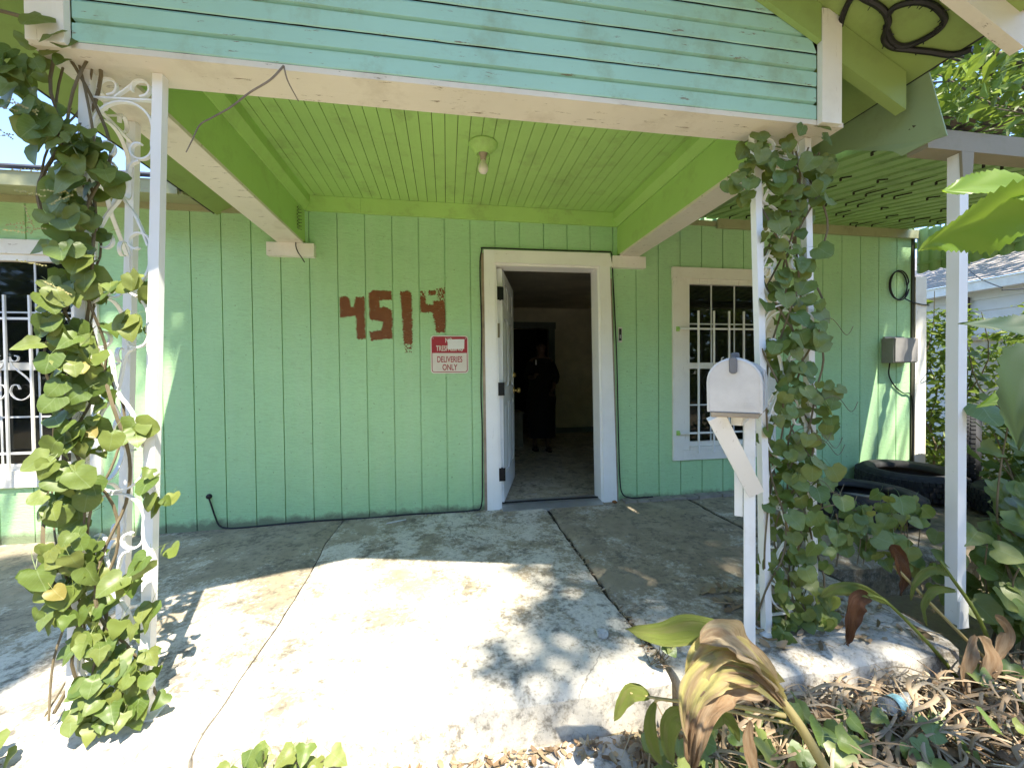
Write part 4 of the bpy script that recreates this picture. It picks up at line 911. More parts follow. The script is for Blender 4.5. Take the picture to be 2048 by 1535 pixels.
def build_person():
    px, py, g = 1.40, 2.55, -.012
    p = thing('person', (px, py, g), 'person in a long black dress and dark sandals standing in the unlit room', 'person')
    sk = plain('skin', (.10, .055, .038), .5, var=.05, bump=0); blk = plain('black_cloth', (.006, .006, .006), .9, var=.2); hair = plain('dark_hair', (.012, .010, .009), .6)  # skin and cloth darkened, shade put in to keep the figure a silhouette
    q = lambda x, y, z: (px+x, py+y, g+z)
    N = [(q(0, 0, .86), (.145, .10)), (q(0, .0, 1.05), (.12, .085)), (q(0, -.005, 1.24), (.145, .095)), (q(0, .0, 1.36), (.10, .07)), (q(0, -.01, 1.44), .048), (q(0, -.03, 1.52), (.066, .080)), (q(0, -.02, 1.60), (.064, .078)),
         (q(.15, 0, 1.345), .052), (q(.235, .03, 1.12), .042), (q(.17, -.06, .93), .032), (q(.12, -.10, .88), .022),
         (q(-.15, 0, 1.345), .052), (q(-.225, -.02, 1.11), .042), (q(-.16, -.17, 1.10), .032), (q(-.13, -.235, 1.13), .024),
         (q(.085, 0, .80), .085), (q(.085, -.02, .47), .055), (q(.085, .0, .10), .034), (q(.087, -.01, .045), .034), (q(.095, -.11, .022), .026), (q(.098, -.165, .018), .02),
         (q(-.085, 0, .80), .085), (q(-.085, .03, .47), .055), (q(-.085, .10, .10), .034), (q(-.087, .09, .045), .034), (q(-.095, -.01, .022), .026), (q(-.098, -.065, .018), .02)]
    E = [(0,1),(1,2),(2,3),(3,4),(4,5),(5,6),(3,7),(7,8),(8,9),(9,10),(3,11),(11,12),(12,13),(13,14),(0,15),(15,16),(16,17),(17,18),(18,19),(19,20),(0,21),(21,22),(22,23),(23,24),(24,25),(25,26)]
    skin('body', N, E, sk, p)
    for hx, hy, hz, s in ((-.13, -.235, 1.13, -1), (.12, -.10, .88, 1)):
        for k, (L, a) in enumerate(((.055, -.3), (.068, -.1), (.072, .1), (.064, .28), (.045, .95))):
            d = Vector((math.sin(a)*s, -.6, .55 if s < 0 else -.8)).normalized(); b = Vector(q(hx, hy, hz))+Vector((.010*(k-1.5)*s if k < 4 else .016*s, 0, -.01 if k == 4 else 0))
            skin('finger', [(b, .009), (b+d*L*.55, .008), (b+d*L*.9+Vector((0, -.012, -.012)), .007)], [(0,1),(1,2)], sk, p, 1)
    dr = [(.05, 1.455), (.075, 1.42), (.165, 1.365), (.185, 1.25), (.165, 1.08), (.195, .92), (.225, .78), (.215, .55), (.20, .30), (.205, .20)]
    bm = B(); rings = []
    for r_, z in dr:
        rings.append([bm.verts.new(q((r_*(1+.05*math.sin(a*5+z*9)*(z < .9)))*math.cos(a), .62*r_*math.sin(a)+.01, z)) for a in [2*PI*k/40 for k in range(40)]])
    for a, b in zip(rings, rings[1:]):
        for k in range(40): bm.faces.new([a[k], a[(k+1) % 40], b[(k+1) % 40], b[k]])
    mk('dress', bm, blk, p, True)
    for s, pts in ((1, [(.13, 0, 1.355), (.245, .03, 1.12), (.20, -.03, 1.0)]), (-1, [(-.13, 0, 1.355), (-.232, -.02, 1.11), (-.19, -.11, 1.10)])):
        skin('sleeve', [(q(*pts[0]), .068), (q(*pts[1]), .060), (q(*pts[2]), .052)], [(0,1),(1,2)], blk, p, 2)
    skin('hair', [(q(0, .012, 1.635), (.070, .075)), (q(0, .045, 1.54), (.078, .062)), (q(0, .055, 1.42), (.075, .05))], [(0,1),(1,2)], hair, p, 2)
    bm = B()
    lathe(bm, [(0, .006), (.006, .004), (.009, 0)], q(0, -.122, 1.525), 'y', 10); mk('nose', bm, sk, p, True)
    for s in (-1, 1):
        mk('eye', lathe(B(), [(0, -.010), (.006, -.008), (.009, 0)], q(s*.027, -.096, 1.565), 'y', 12), plain('eye', (.05, .04, .035), .2), p, True)
        mk('ear', lathe(B(), [(0, -.008), (.016, -.004), (.022, .004), (0, .008)], q(s*.068, -.02, 1.55), 'x', 12), sk, p, True)
        x, y = (.092, -.06) if s > 0 else (-.092, .04)
        bm = B(); prism(bm, [(px+x+.042*math.cos(a), py+y+.13*math.sin(a)) for a in [2*PI*k/18 for k in range(18)]], 'z', g, g+.014); flatbar(bm, [q(x-.042, y-.05, .012), q(x-.02, y-.05, .062), q(x+.02, y-.05, .062), q(x+.042, y-.05, .012)], (0, 1, 0), .03, .006)
        mk('sandal', bm, blk, p)
    boxo('mouth', (px-.020, px+.020, py-.112, py-.104, g+1.487, g+1.494), plain('lips', (.22, .09, .08), .5), p)
    mk('chest_badge', prism(B(), rrect(px-.115, px-.095, g+1.285, g+1.36, .004), 'y', py-.128, py-.122), plain('pale_badge', (.7, .7, .75), .3), p)  # pale badge drawn for the glint at the chest
build_person()
# rubbish on the room floor
mk_r = random.Random(12)
tag(mk('paper_scrap', prism(B(), [(.72, .33), (.83, .36), (.84, .39), (.70, .36)], 'z', -.011, -.006), plain('dirty_paper', (.36, .33, .27), .9)), 'crumpled pale scrap on the room floor inside the door', 'paper scrap')

# ------------------------------------------------------------------ small rubble on the slab
def pebble(x, y, s, mat, label, cat, name, group=None):
    bm = B(); bmesh.ops.create_icosphere(bm, subdivisions=2, radius=s)
    for v in bm.verts: v.co *= 1+.35*noise.noise(v.co*(1.3/s)+Vector((x*9, y*7, 0))); v.co.z *= .6
    xf(bm, Matrix.Translation((x, y, zf(x, y)+s*.45))); return tag(mk(name, bm, mat), label, cat, group)
gp = plain('pale_mortar', (.34, .32, .28), .9, var=.25)
pebble(.235, -.12, .020, gp, 'pale mortar lump on the slab left of the door', 'stone', 'mortar_lump'); pebble(.10, -.14, .014, gp, 'small mortar crumb by the wall left of the door', 'stone', 'mortar_lump')
pebble(-.18, -.06, .010, gp, 'tiny mortar crumb against the wall under the sign', 'stone', 'mortar_lump'); pebble(1.43, -.06, .022, plain('rust_sponge', (.22, .09, .03), .95, var=.4), 'rusty brown lump at the right foot of the door frame', 'rust lump', 'rust_lump')
tag(mk('white_stick', beam(B(), (-.47, -.17, zf(-.5, -.2)+.006), (-.33, -.12, zf(-.3, -.1)+.006), .008, .006), plain('white_stick_paint', (.6, .6, .58), .6)), 'thin white stick lying on the slab near the wall', 'stick')
pebble(.66, -1.70, .028, concrete('broken_concrete', (.3, .27, .22), (.5, .5, .47), .4, 6), 'flat concrete chip on the sunny slab near the joint', 'stone', 'concrete_chip')
r = random.Random(21)
for k in range(46):
    x, y = r.uniform(-1.3, 2.0), -r.random()**1.6*1.7-.03
    pebble(x, y, r.uniform(.003, .008), gp, 'tiny crumb of grit scattered on the porch slab', 'grit', 'grit_crumb', 'grit crumbs on the porch slab')

# ------------------------------------------------------------------ leaves and vines
def leaf_mesh(name, kind, mat, seed):
    """one leaf in the XY plane: stalk at the origin, tip towards +Y, upper side +Z"""
    r = random.Random(seed)
    O = {'heart': [(0, 0), (.17, -.14), (.38, -.15), (.53, .00), (.57, .22), (.51, .46), (.34, .72), (.13, .92), (0, 1.0)],
         'round': [(0, 0), (.20, -.16), (.43, -.15), (.58, .04), (.60, .30), (.53, .54), (.36, .76), (.14, .90), (0, .94)],
         'ivy': [(0, 0), (.20, -.12), (.44, -.10), (.60, .14), (.44, .34), (.35, .46), (.26, .70), (.10, .92), (0, 1.05)],
         'oval': [(0, 0), (.10, .05), (.20, .16), (.27, .32), (.28, .48), (.23, .66), (.14, .84), (.05, .96), (0, 1.0)]}[kind]
    mids = [0, .03, .08, .18, .34, .52, .72, .92, O[-1][1]]
    fold = r.uniform(.02, .22); droop = r.uniform(.05, .40); cup = r.uniform(-.25, .25); tw = r.uniform(-.15, .15)
    def Z(x, y): return fold*abs(x) - droop*max(0, y)**2*.6 - cup*x*x*1.4 + tw*x*y + .035*math.sin(9*y+5*abs(x)+seed)
    vs, fs = [], []
    sides = []
    for s in (1, -1):
        idx = []
        for i, (x, y) in enumerate(O):
            jx = 1+r.uniform(-.09, .09) if 0 < i < len(O)-1 else 1
            X, Y = s*x*jx, y+r.uniform(-.02, .02)*(0 < i < len(O)-1); idx.append(len(vs)); vs.append((X, Y, Z(X, Y)))
        hid = []
        for i, (x, y) in enumerate(O):
            X, Y = s*x*.52, lerp(mids[i], y, .5); hid.append(len(vs)); vs.append((X, Y, Z(X, Y)))
        sides.append((idx, hid))
    mid = []
    for y in mids: mid.append(len(vs)); vs.append((0, y, Z(0, y)))
    for k, (idx, hid) in enumerate(sides):
        for i in range(len(O)-1):
            for a, b in ((idx, hid), (hid, mid)):
                q = [a[i], a[i+1], b[i+1], b[i]]; fs.append(q if k == 0 else q[::-1])
    # short stalk
    n0 = len(vs); L = r.uniform(.5, .8); vs += [(-.012, 0, 0), (.012, 0, 0), (.010, -L*.6, -.22*L), (-.010, -L*.6, -.22*L), (.008, -L, -.6*L), (-.008, -L, -.6*L)]
    fs += [(n0, n0+3, n0+2, n0+1), (n0+3, n0+5, n0+4, n0+2)]
    me = bpy.data.meshes.new(name); me.from_pydata(vs, [], fs); me.update()
    for p in me.polygons: p.use_smooth = True
    me.materials.append(mat); return me
def place_leaf(me, parent, pos, nrm, tip, size, name='leaf', sx=1.0):
    n = Vector(nrm).normalized(); t = Vector(tip); t = (t-n*t.dot(n))
    if t.length < .05: t = n.orthogonal()
    t.normalize(); x = t.cross(n)
    m = Matrix(((x.x*size*sx, t.x*size, n.x*size, 0), (x.y*size*sx, t.y*size, n.y*size, 0), (x.z*size*sx, t.z*size, n.z*size, 0), (0, 0, 0, 1)))
    o = bpy.data.objects.new(name, me); COL.objects.link(o)
    if parent: o.parent = parent; o.matrix_parent_inverse = Matrix.Translation(-parent.location)
    o.matrix_basis = Matrix.Translation(pos) @ m
    return o
IVYM = leaf_mat('ivy_leaf', [(.085, .135, .026), (.125, .175, .036), (.165, .205, .046), (.20, .225, .058), (.10, .15, .030)], (.20, .25, .10), .22, .42)
VINEM = leaf_mat('vine_leaf', [(.095, .155, .032), (.135, .195, .042), (.18, .22, .055), (.20, .23, .065)], (.22, .28, .12), .25, .42)
SMALLM = leaf_mat('small_vine_leaf', [(.08, .13, .025), (.12, .17, .034), (.17, .21, .045), (.21, .235, .06)], trans=.25, per='island', veins=False)
YELM = leaf_mat('yellowing_leaf', [(.35, .30, .06), (.30, .24, .07)], (.4, .36, .15), .35)
HEARTS = [leaf_mesh('ivy_leaf', k, IVYM, s) for s, k in enumerate(['heart', 'round', 'heart', 'ivy', 'heart', 'round'])]
LOBED = [leaf_mesh('ivy_leaf', 'ivy', IVYM, 20+s) for s in range(3)] + [leaf_mesh('ivy_leaf', 'heart', IVYM, 25)]
ROUND = [leaf_mesh('vine_leaf', k, VINEM, 40+s) for s, k in enumerate(['round', 'heart', 'round', 'heart', 'round'])]
YEL = [leaf_mesh('yellow_leaf', 'heart', YELM, 60)]
STEM = plain('vine_stem', (.15, .12, .07), .85, var=.3)
SEEDM = plain('vine_flower_spikes', (.38, .34, .14), .8, var=.3)

def small_leaves(parent, spots, n, r, protos, y0, nrm0, smin, smax):
    """the many small leaves between the big ones: one part, past the three hundred separate leaves"""
    vs, fs = [], []; w_ = [s[3] for s in spots]
    for q in range(n):
        cx, cz, rad, k = r.choices(spots, w_)[0]; a = r.uniform(0, 2*PI); rr = rad*math.sqrt(r.random())
        x, z = cx+rr*math.cos(a)*.9-.01, max(.01, cz+rr*math.sin(a)); y = y0+r.uniform(-.06, .06); me = r.choice(protos); size = r.uniform(smin, smax)
        nn = Vector((nrm0[0]+r.gauss(0, .5), nrm0[1]+r.gauss(0, .3), nrm0[2]+r.gauss(0, .4))).normalized(); t = Vector((r.gauss(0, .6), -.2, -1+r.gauss(0, .3))); t = (t-nn*t.dot(nn)).normalized(); s = t.cross(nn); i0 = len(vs)
        for v in me.vertices: vs.append(Vector((x, y, z))+(s*v.co.x+t*v.co.y+nn*v.co.z)*size)
        for f in me.polygons: fs.append([i0+i for i in f.vertices])
    tag(pymesh('small_leaves', vs, fs, SMALLM, parent, True), kind='stuff')
def build_ivy():
    r = random.Random(31)
    p = thing('ivy_vine', (-1.2, -1.86, 0), 'dense dark ivy climbing the left iron column from floor to eave', 'climbing plant')
    for cx, cz, rad, n in IVY:
        for q in range(n):
            a = r.uniform(0, 2*PI); rr = rad*.92*math.sqrt(r.random()); x, z = cx+rr*math.cos(a)*.85-.015, cz+rr*math.sin(a)
            depth = r.uniform(-.06, .05); y = -1.87+depth
            base = z < .25
            if z < .02: z = .02+abs(z)*.4
            nrm = Vector((r.gauss(.1, .40), -.95+r.gauss(0, .22), (.45 if not base else .8)+r.gauss(0, .35)))
            tip = Vector((r.gauss(0, .55)+(x-cx)*3, -.25+r.gauss(0, .25), -1.0+r.gauss(0, .3)))
            sz = r.uniform(.038, .078) if z > .35 else r.uniform(.034, .060)
            me = r.choice(HEARTS if z > .45 or r.random() < .3 else LOBED)
            if r.random() < .008: me = YEL[0]; sz *= .7
            place_leaf(me, p, (x, y, z), nrm, tip, sz)
    small_leaves(p, [(a, z, rad, n) for a, z, rad, n in IVY], 230, r, HEARTS+LOBED, -1.845, (.1, -.9, .5), .03, .058)
    bm = B()
    for q in range(7):
        x0 = -1.28+r.uniform(-.06, .25); pts = []
        for k in range(14):
            z = k/13*2.2; pts.append((x0+(-1.19-x0)*k/13+.06*math.sin(k*1.1+q*2), -1.82+.035*math.sin(k*1.7+q), max(.0, z)))
        if q < 3: pts += [(-1.3, -1.9, 2.22), (-1.45, -1.95, 2.2)]
        tube(bm, smooth_path(pts, 4), .0055-.0004*q, 5)
    mk('stem', bm, STEM, p)
    # pale flower spikes
    bm = B()
    for q in range(16):
        cx, cz, rad, n = r.choice(IVY[3:14]); c = Vector((cx+r.choice((-1, -.6, .5))*rad, -1.93, cz+r.uniform(-1, 1)*rad)); d = Vector((r.gauss(-.7, .4), -.2, r.gauss(.1, .3))).normalized()*.006; tube(bm, [c, c+d*11], .0007, 3)
        for k in range(11):
            c2 = c+d*k+Vector((r.uniform(-.003, .003), r.uniform(-.003, .003), r.uniform(-.003, .003))); s = .0028
            bm.faces.new([bm.verts.new(c2+Vector(v)*s) for v in ((-1, 0, -.6), (1, 0, -.6), (.6, 0, 1), (-.6, 0, 1))])
    tag(mk('flower_spikes', bm, SEEDM, p), kind='stuff')
build_ivy()
def build_vine():
    r = random.Random(77)
    p = thing('heart_leaf_vine', (1.5, -1.8, 0), 'round leaved vine draped over the right iron column behind the mailbox', 'climbing plant')
    for L, y0, sc in ((VINE, -1.83, 1.0), (TRAIL, -1.80, 1.15)):
        for cx, cz, rad, n in L:
            for q in range(n+1+(r.random() < .3)):
                a = r.uniform(0, 2*PI); rr = rad*math.sqrt(r.random()); x, z = cx+rr*math.cos(a)*.9, cz+rr*math.sin(a)
                y = y0+r.uniform(-.07, .07); z = max(z, -.10)
                nrm = Vector((-.35+r.gauss(0, .40), -.90+r.gauss(0, .22), .42+r.gauss(0, .35))); tip = Vector((r.gauss(0, .55), -.2+r.gauss(0, .25), -1.0+r.gauss(0, .3)))
                me = r.choice(ROUND if z > .35 or r.random() < .5 else LOBED)
                place_leaf(me, p, (x, y, z), nrm, tip, r.uniform(.042, .074)*sc)
    small_leaves(p, VINE+TRAIL, 400, r, ROUND+LOBED[:1], -1.80, (-.35, -.9, .42), .028, .056)
    bm = B()
    for q in range(8):
        x0 = 1.5+r.uniform(-.12, .14); pts = [(x0+.07*math.sin(k*1.2+q*2.1), -1.80+.04*math.sin(k*1.6+q), -.02+k/12*2.1) for k in range(13)]
        tube(bm, smooth_path(pts, 4), .0042, 5)
    tube(bm, smooth_path([(1.62, -1.80, .48), (1.75, -1.79, .50), (1.9, -1.79, .46), (2.05, -1.78, .50), (2.20, -1.78, .47)]), .003, 5)
    for q in range(9):
        x = r.uniform(1.7, 2.2); tube(bm, smooth_path([(x, -1.79, .46), (x+.01, -1.80, .36), (x-.01, -1.80, .22)]), .0022, 4)
    for q in range(7):
        x = 1.5+r.uniform(-.12, .15); z = r.uniform(.5, 1.9); tube(bm, smooth_path([(x, -1.85, z), (x+.08, -1.88, z+.05), (x+.16, -1.88, z-.02), (x+.22, -1.86, z+.02)]), .0014, 4)
    mk('stem', bm, STEM, p)
build_vine()
def sprout(label, c, n, rad, seed):
    r = random.Random(seed); p = thing('ivy_sprout', c, label, 'ivy', 'ivy sprouts at the foot of the porch')
    bm = B()
    for q in range(n):
        x = c[0]+r.gauss(0, rad); y = c[1]+r.gauss(0, .05); z = c[2]+r.uniform(.03, .17)
        place_leaf(r.choice(LOBED), p, (x, y, z), (r.gauss(0, .4), -.55, .75+r.gauss(0, .2)), (r.gauss(0, .7), -.5, -.4+r.gauss(0, .3)), r.uniform(.035, .062))
        tube(bm, smooth_path([(c[0]+r.gauss(0, rad*.6), c[1], c[2]), ((x+c[0])/2, y+.01, z*.5+c[2]*.5-.01), (x, y, z-.005)], 3), .0016, 4)
    tag(mk('stem', bm, STEM, p), kind='stuff')
sprout('small bright ivy clump sprouting at the foot of the sunny slab edge', (-.55, -2.05, -.20), 42, .10, 5)
sprout('little ivy tuft at the bottom left corner by the porch edge', (-1.42, -1.93, -.06), 12, .06, 6)
sprout('small ivy sprig growing out of the crack in the slab', (.80, -1.90, -.04), 5, .03, 8)

# ------------------------------------------------------------------ cannas and dry leaves
def strip_leaf(name, spine, width, mat, parent, fold=.35, seed=0, up=(0, -.5, 1), pw=.9, ruf=.10, n=5, pleat=0.0):
    P = smooth_path(spine, 7); r = random.Random(seed); N = len(P); vs = []; fs = []; up = Vector(up)
    for i, p in enumerate(P):
        t = i/(N-1); d = (P[min(i+1, N-1)]-P[max(i-1, 0)]).normalized(); s = d.cross(up).normalized(); u = s.cross(d)
        wd = width*(math.sin(PI*min(1, t*.93+.06)))**pw*(1.0 if t < .9 else (1-t)*8+.2)
        for k in range(-n, n+1):
            a = k/n; ru = ruf*width*noise.noise((a*2.2, t*5, seed*3.3))+.05*width*math.sin(t*16+a*3+seed)
            vs.append(p+s*a*wd/2*(1+.10*noise.noise((t*9, seed+2*(a > 0), 1))*(abs(k) == n))+u*(abs(a)*fold*wd/2+ru*abs(a)+pleat*width*math.sin(a*11+seed+2*t)))
    c = 2*n+1
    for i in range(N-1):
        for k in range(2*n): fs.append((i*c+k, i*c+k+1, (i+1)*c+k+1, (i+1)*c+k))
    o = pymesh(name, vs, fs, mat, parent, True); uv = o.data.uv_layers.new(name='uv')
    for lp in o.data.loops: uv.data[lp.index].uv = ((lp.vertex_index % c)/(c-1), (lp.vertex_index//c)/(N-1))
    return o
def canna_mat(name, base, edge, amt, trans=.3):
    m = M_(name)
    uvn = m.n.new('ShaderNodeTexCoord').outputs['UV']; st = m.noise(1, 6, .65, m.map((70, .9, 1), src=uvn), .15); big = m.noise(1, 4, .6, m.map((3.2, 2.4, 1), src=uvn))
    c = m.mix(m.ramp(big, [(.52-.5*amt*.5, 0), (.66-.5*amt*.3, 1)]), base, edge); kk = m.n.new('ShaderNodeSeparateXYZ'); m.l.new(uvn, kk.inputs[0]); tipm = m.ramp(m.math('ADD', kk.outputs[1], m.math('MULTIPLY', m.math('SUBTRACT', big, .5), .9)), [(.66, 0), (.86, .9*min(1, amt*1.7))]); c = m.mix(tipm, c, hsv_mul(edge, .62)); c = m.mix(m.ramp(st, [(.36, .0), (.75, .45)]), c, hsv_mul(edge, .7))
    m.color(c); m.rough(.5); m.bump(st, .9, .006)
    t = m.n.new('ShaderNodeBsdfTranslucent'); m.l.new(c, t.inputs[0]); mx = m.n.new('ShaderNodeMixShader'); mx.inputs[0].default_value = trans
    m.l.new(m.b.outputs[0], mx.inputs[1]); m.l.new(t.outputs[0], mx.inputs[2]); m.l.new(mx.outputs[0], m.out.inputs['Surface']); return m.m
CG = canna_mat('canna_green', (.20, .25, .045), (.24, .25, .07), .2); CY = canna_mat('canna_yellow', (.56, .51, .17), (.50, .37, .20), .45, .35); CD = canna_mat('canna_dry', (.46, .33, .20), (.30, .185, .095), .6, .25); CB = canna_mat('canna_brown', (.15, .065, .025), (.10, .04, .015), .6, .2)
def build_cannas():
    sp = SPINES
    p = thing('canna_plant', (1.15, -2.45, -.22), 'wilting canna with a big folded straw coloured leaf, in front of the slab corner', 'canna plant')
    mk('stalk', tube(B(), smooth_path([(1.22, -2.46, -.24)]+sp['stem1']), .016, 8, .010), CY, p, True)
    strip_leaf('leaf', sp['leaf_a'], .082, CG, p, .3, 1, (0, -.7, .7))
    off = lambda L, dx, dy, dz, tip=(0, 0, 0): [(a+dx+tip[0]*k/(len(L)-1), b+dy+tip[1]*k/(len(L)-1), c+dz+tip[2]*k/(len(L)-1)) for k, (a, b, c) in enumerate(L)]
    strip_leaf('leaf', sp['leaf_b'], .085, CY, p, .55, 2, (-.2, -.9, .5), .7, .35, 10, .035)
    strip_leaf('leaf', off(sp['leaf_b'], .006, .012, .030, (.03, .02, .015)), .075, CY, p, .5, 21, (.1, -.6, .9), .7, .45, 10, .04)
    strip_leaf('leaf', off(sp['leaf_b'][1:], .010, -.012, -.030, (-.01, -.01, -.035)), .062, CD, p, .7, 22, (-.6, -.8, .1), .6, .6, 8, .05)
    strip_leaf('leaf', [(a+.004, b-.006, c-.012) for a, b, c in sp['leaf_b']], .05, CD, p, -.5, 12, (-.6, -.7, .2), .6, .6, 8, .05)
    strip_leaf('leaf', sp['leaf_c'], .080, canna_mat('canna_straw', (.62, .50, .31), (.42, .29, .17), .35, .3), p, .6, 3, (.3, -.6, .8), .7, .5, 9, .045)
    for k, wd, m_ in (('leaf_f', .040, CG), ('leaf_g', .062, CG), ('leaf_h', .040, CG), ('leaf_i', .036, CD)): strip_leaf('leaf', sp[k], wd, m_, p, .3, 5+len(k)+ord(k[-1]), (0, -1, .4))
    e = sp['leaf_e']; mk('leaf_stalk', tube(B(), smooth_path(e[:5]), .0065, 6, .003), CY, p, True); strip_leaf('leaf', e[3:], .048, CG, p, .25, 8, (0, -.8, .6))
    mk('leaf_stalk', tube(B(), smooth_path([sp['stem1'][1], sp['leaf_e'][2], sp['leaf_f'][0]]), .004, 6), CY, p, True)
    p = thing('canna_plant', (2.35, -2.10, -.22), 'thin leaning canna stalks with drooping leaves beside the awning post', 'canna plant')
    for k in ('stalkA', 'stalkB'):
        s = sp[k]; b = Vector(s[0]); mk('stalk', tube(B(), smooth_path([(b.x+.12, b.y-.03, -.24)]+s), .010, 7, .005), CG, p, True)
    mk('stalk', tube(B(), smooth_path([(2.3, -2.1, -.22), (1.98, -2.03, .12), (1.80, -2.0, .31)]), .006, 6), CY, p, True)
    for k, wd, m_ in (('lfA1', .05, CG), ('lfA2', .075, CB), ('lfB1', .035, CG), ('lfB2', .035, CG), ('lfB3', .075, CB), ('dry1', .06, CD), ('dry2', .075, CD), ('dry3', .055, CD)): strip_leaf('leaf', sp[k], wd, m_, p, .35, ord(k[-1])*3+len(k), (0, -1, .5), .8, .3)
build_cannas()

def litter_patch(name, label, region, n, seed, mats, long=.5, smin=.02, smax=.07, z0=-.205, pile=.06):
    r = random.Random(seed); vs = []; fs = []; mi = []
    for q in range(n):
        x, y = region(r)
        z = z0+r.random()**2*pile*(.4+.6*noise.noise((x*2.5, y*2.5, 4))**2*4); L = r.uniform(smin, smax); W = L*(r.uniform(.06, .16) if r.random() < long else r.uniform(.35, .7)); a = r.uniform(0, 2*PI)
        if r.random() < long: L *= 2.0; a = r.gauss(.35, .7)
        d = Vector((math.cos(a), math.sin(a), r.gauss(0, .22))); s = Vector((-math.sin(a), math.cos(a), r.gauss(0, .5))).normalized(); u = d.cross(s).normalized()*(1 if r.random() < .8 else -1)
        if u.z < 0: u = -u
        curl = r.uniform(-.35, .5)*(.35 if W < L*.25 else 1); i0 = len(vs); c = Vector((x, y, z))
        for k in range(4):
            t = k/3-.5; w_ = W*(1, 1, .9, .15)[k]*(.55 if k == 0 else 1)
            for b in (-1, 0, 1): vs.append(c+d*t*L+s*b*w_/2+u*(abs(b)*W*curl*.8+curl*L*.6*(t*t)*2))
        for k in range(3):
            for b in (0, 1): fs.append((i0+k*3+b, i0+k*3+b+1, i0+k*3+b+4, i0+k*3+b+3))
        mi += [q % len(mats)]*6
    o = pymesh(name, vs, fs, mats[0], None, True)
    for m_ in mats[1:]: o.data.materials.append(m_)
    o.data.polygons.foreach_set('material_index', mi)
    return tag(o, label, 'leaf litter', kind='stuff')
DRYS = [leaf_mat('dry_litter', [(.42, .32, .20), (.28, .19, .11), (.50, .41, .28), (.17, .10, .055), (.38, .28, .17)], trans=.12, rough=.7, per='island', veins=False), leaf_mat('dry_litter_dark', [(.18, .11, .06), (.30, .20, .12), (.46, .37, .25), (.34, .22, .13)], trans=.12, rough=.7, per='island', veins=False)]
def reg_right(r):
    while True:
        x = r.uniform(.60, 3.6); y = -2.03-abs(r.gauss(0, .42))
        if y > -3.0: return x, y
def reg_edge(r): return r.uniform(-.85, .75), -2.015-abs(r.gauss(0, .03))
def reg_walk(r): return r.uniform(-.8, .8), r.uniform(-2.9, -2.0)
litter_patch('leaf_litter', 'deep straw coloured dead leaf litter in front of the right slab', reg_right, 7500, 9, DRYS, .62, .02, .075, -.215, .10)
litter_patch('leaf_crumbs', 'line of brown leaf crumbs along the foot of the middle slab', reg_edge, 420, 10, DRYS, .2, .012, .035, -.20, .03)
litter_patch('leaf_scraps', 'scattered dead leaf scraps on the front walk', reg_walk, 160, 11, DRYS, .3, .012, .05, -.20, .012)
def reg_slabr(r):
    return r.uniform(1.30, 2.05), r.uniform(-1.95, -1.45)
o_ = litter_patch('porch_leaf_scraps', 'dead leaves gathered on the right slab under the vine', reg_slabr, 240, 13, DRYS, .45, .015, .06, -.03, .03)
# single big dead leaves
def dead_leaf(c, size, seed, label):
    r = random.Random(seed); a = r.uniform(0, 2*PI); d = Vector((math.cos(a), math.sin(a)*.7, .1))
    pts = [Vector(c)+d*size*(t-.5)+Vector((0, 0, .35*size*(t-.4)**2+.01)) for t in (0, .3, .6, 1)]
    o = strip_leaf('dead_leaf', pts, size*r.uniform(.35, .6), CD, None, r.uniform(-.4, .6), seed, (0, -.3, 1), .8, .4, 3); return tag(o, label, 'dead leaf', 'large dead leaves on the ground')
r_ = random.Random(44)
for k in range(46):
    x, y = reg_right(r_); dead_leaf((x, max(y, -2.75), -.16+r_.uniform(0, .06)), r_.uniform(.07, .15), 300+k, 'large curled dead leaf lying on the straw coloured leaf litter')
dead_leaf((.62, -2.32, -.185), .13, 401, 'broad pale dead leaf on the walk left of the wilting canna'); dead_leaf((.74, -2.36, -.18), .12, 402, 'broad pale dead leaf tucked under the wilting canna')
def ground_vines():
    r = random.Random(91); p = thing('ground_vine', (1.4, -2.3, -.2), 'green vine leaves creeping over the dry litter below the canna', 'creeper')
    bm = B()
    for q in range(170):
        x = r.choice((r.uniform(.62, 1.25), r.uniform(.62, 1.25), r.uniform(1.25, 2.6))); y = r.uniform(-2.6, -2.1); z = -.18+r.uniform(.02, .14)
        place_leaf(r.choice(ROUND+LOBED), p, (x, y, z), (r.gauss(0, .4), -.55, .8), (r.gauss(0, .8), -.5, -.3), r.uniform(.04, .085)); tube(bm, [(x, y+.01, -.2), (x, y, z)], .0016, 4)
    tag(mk('stem', bm, STEM, p), kind='stuff')
ground_vines()
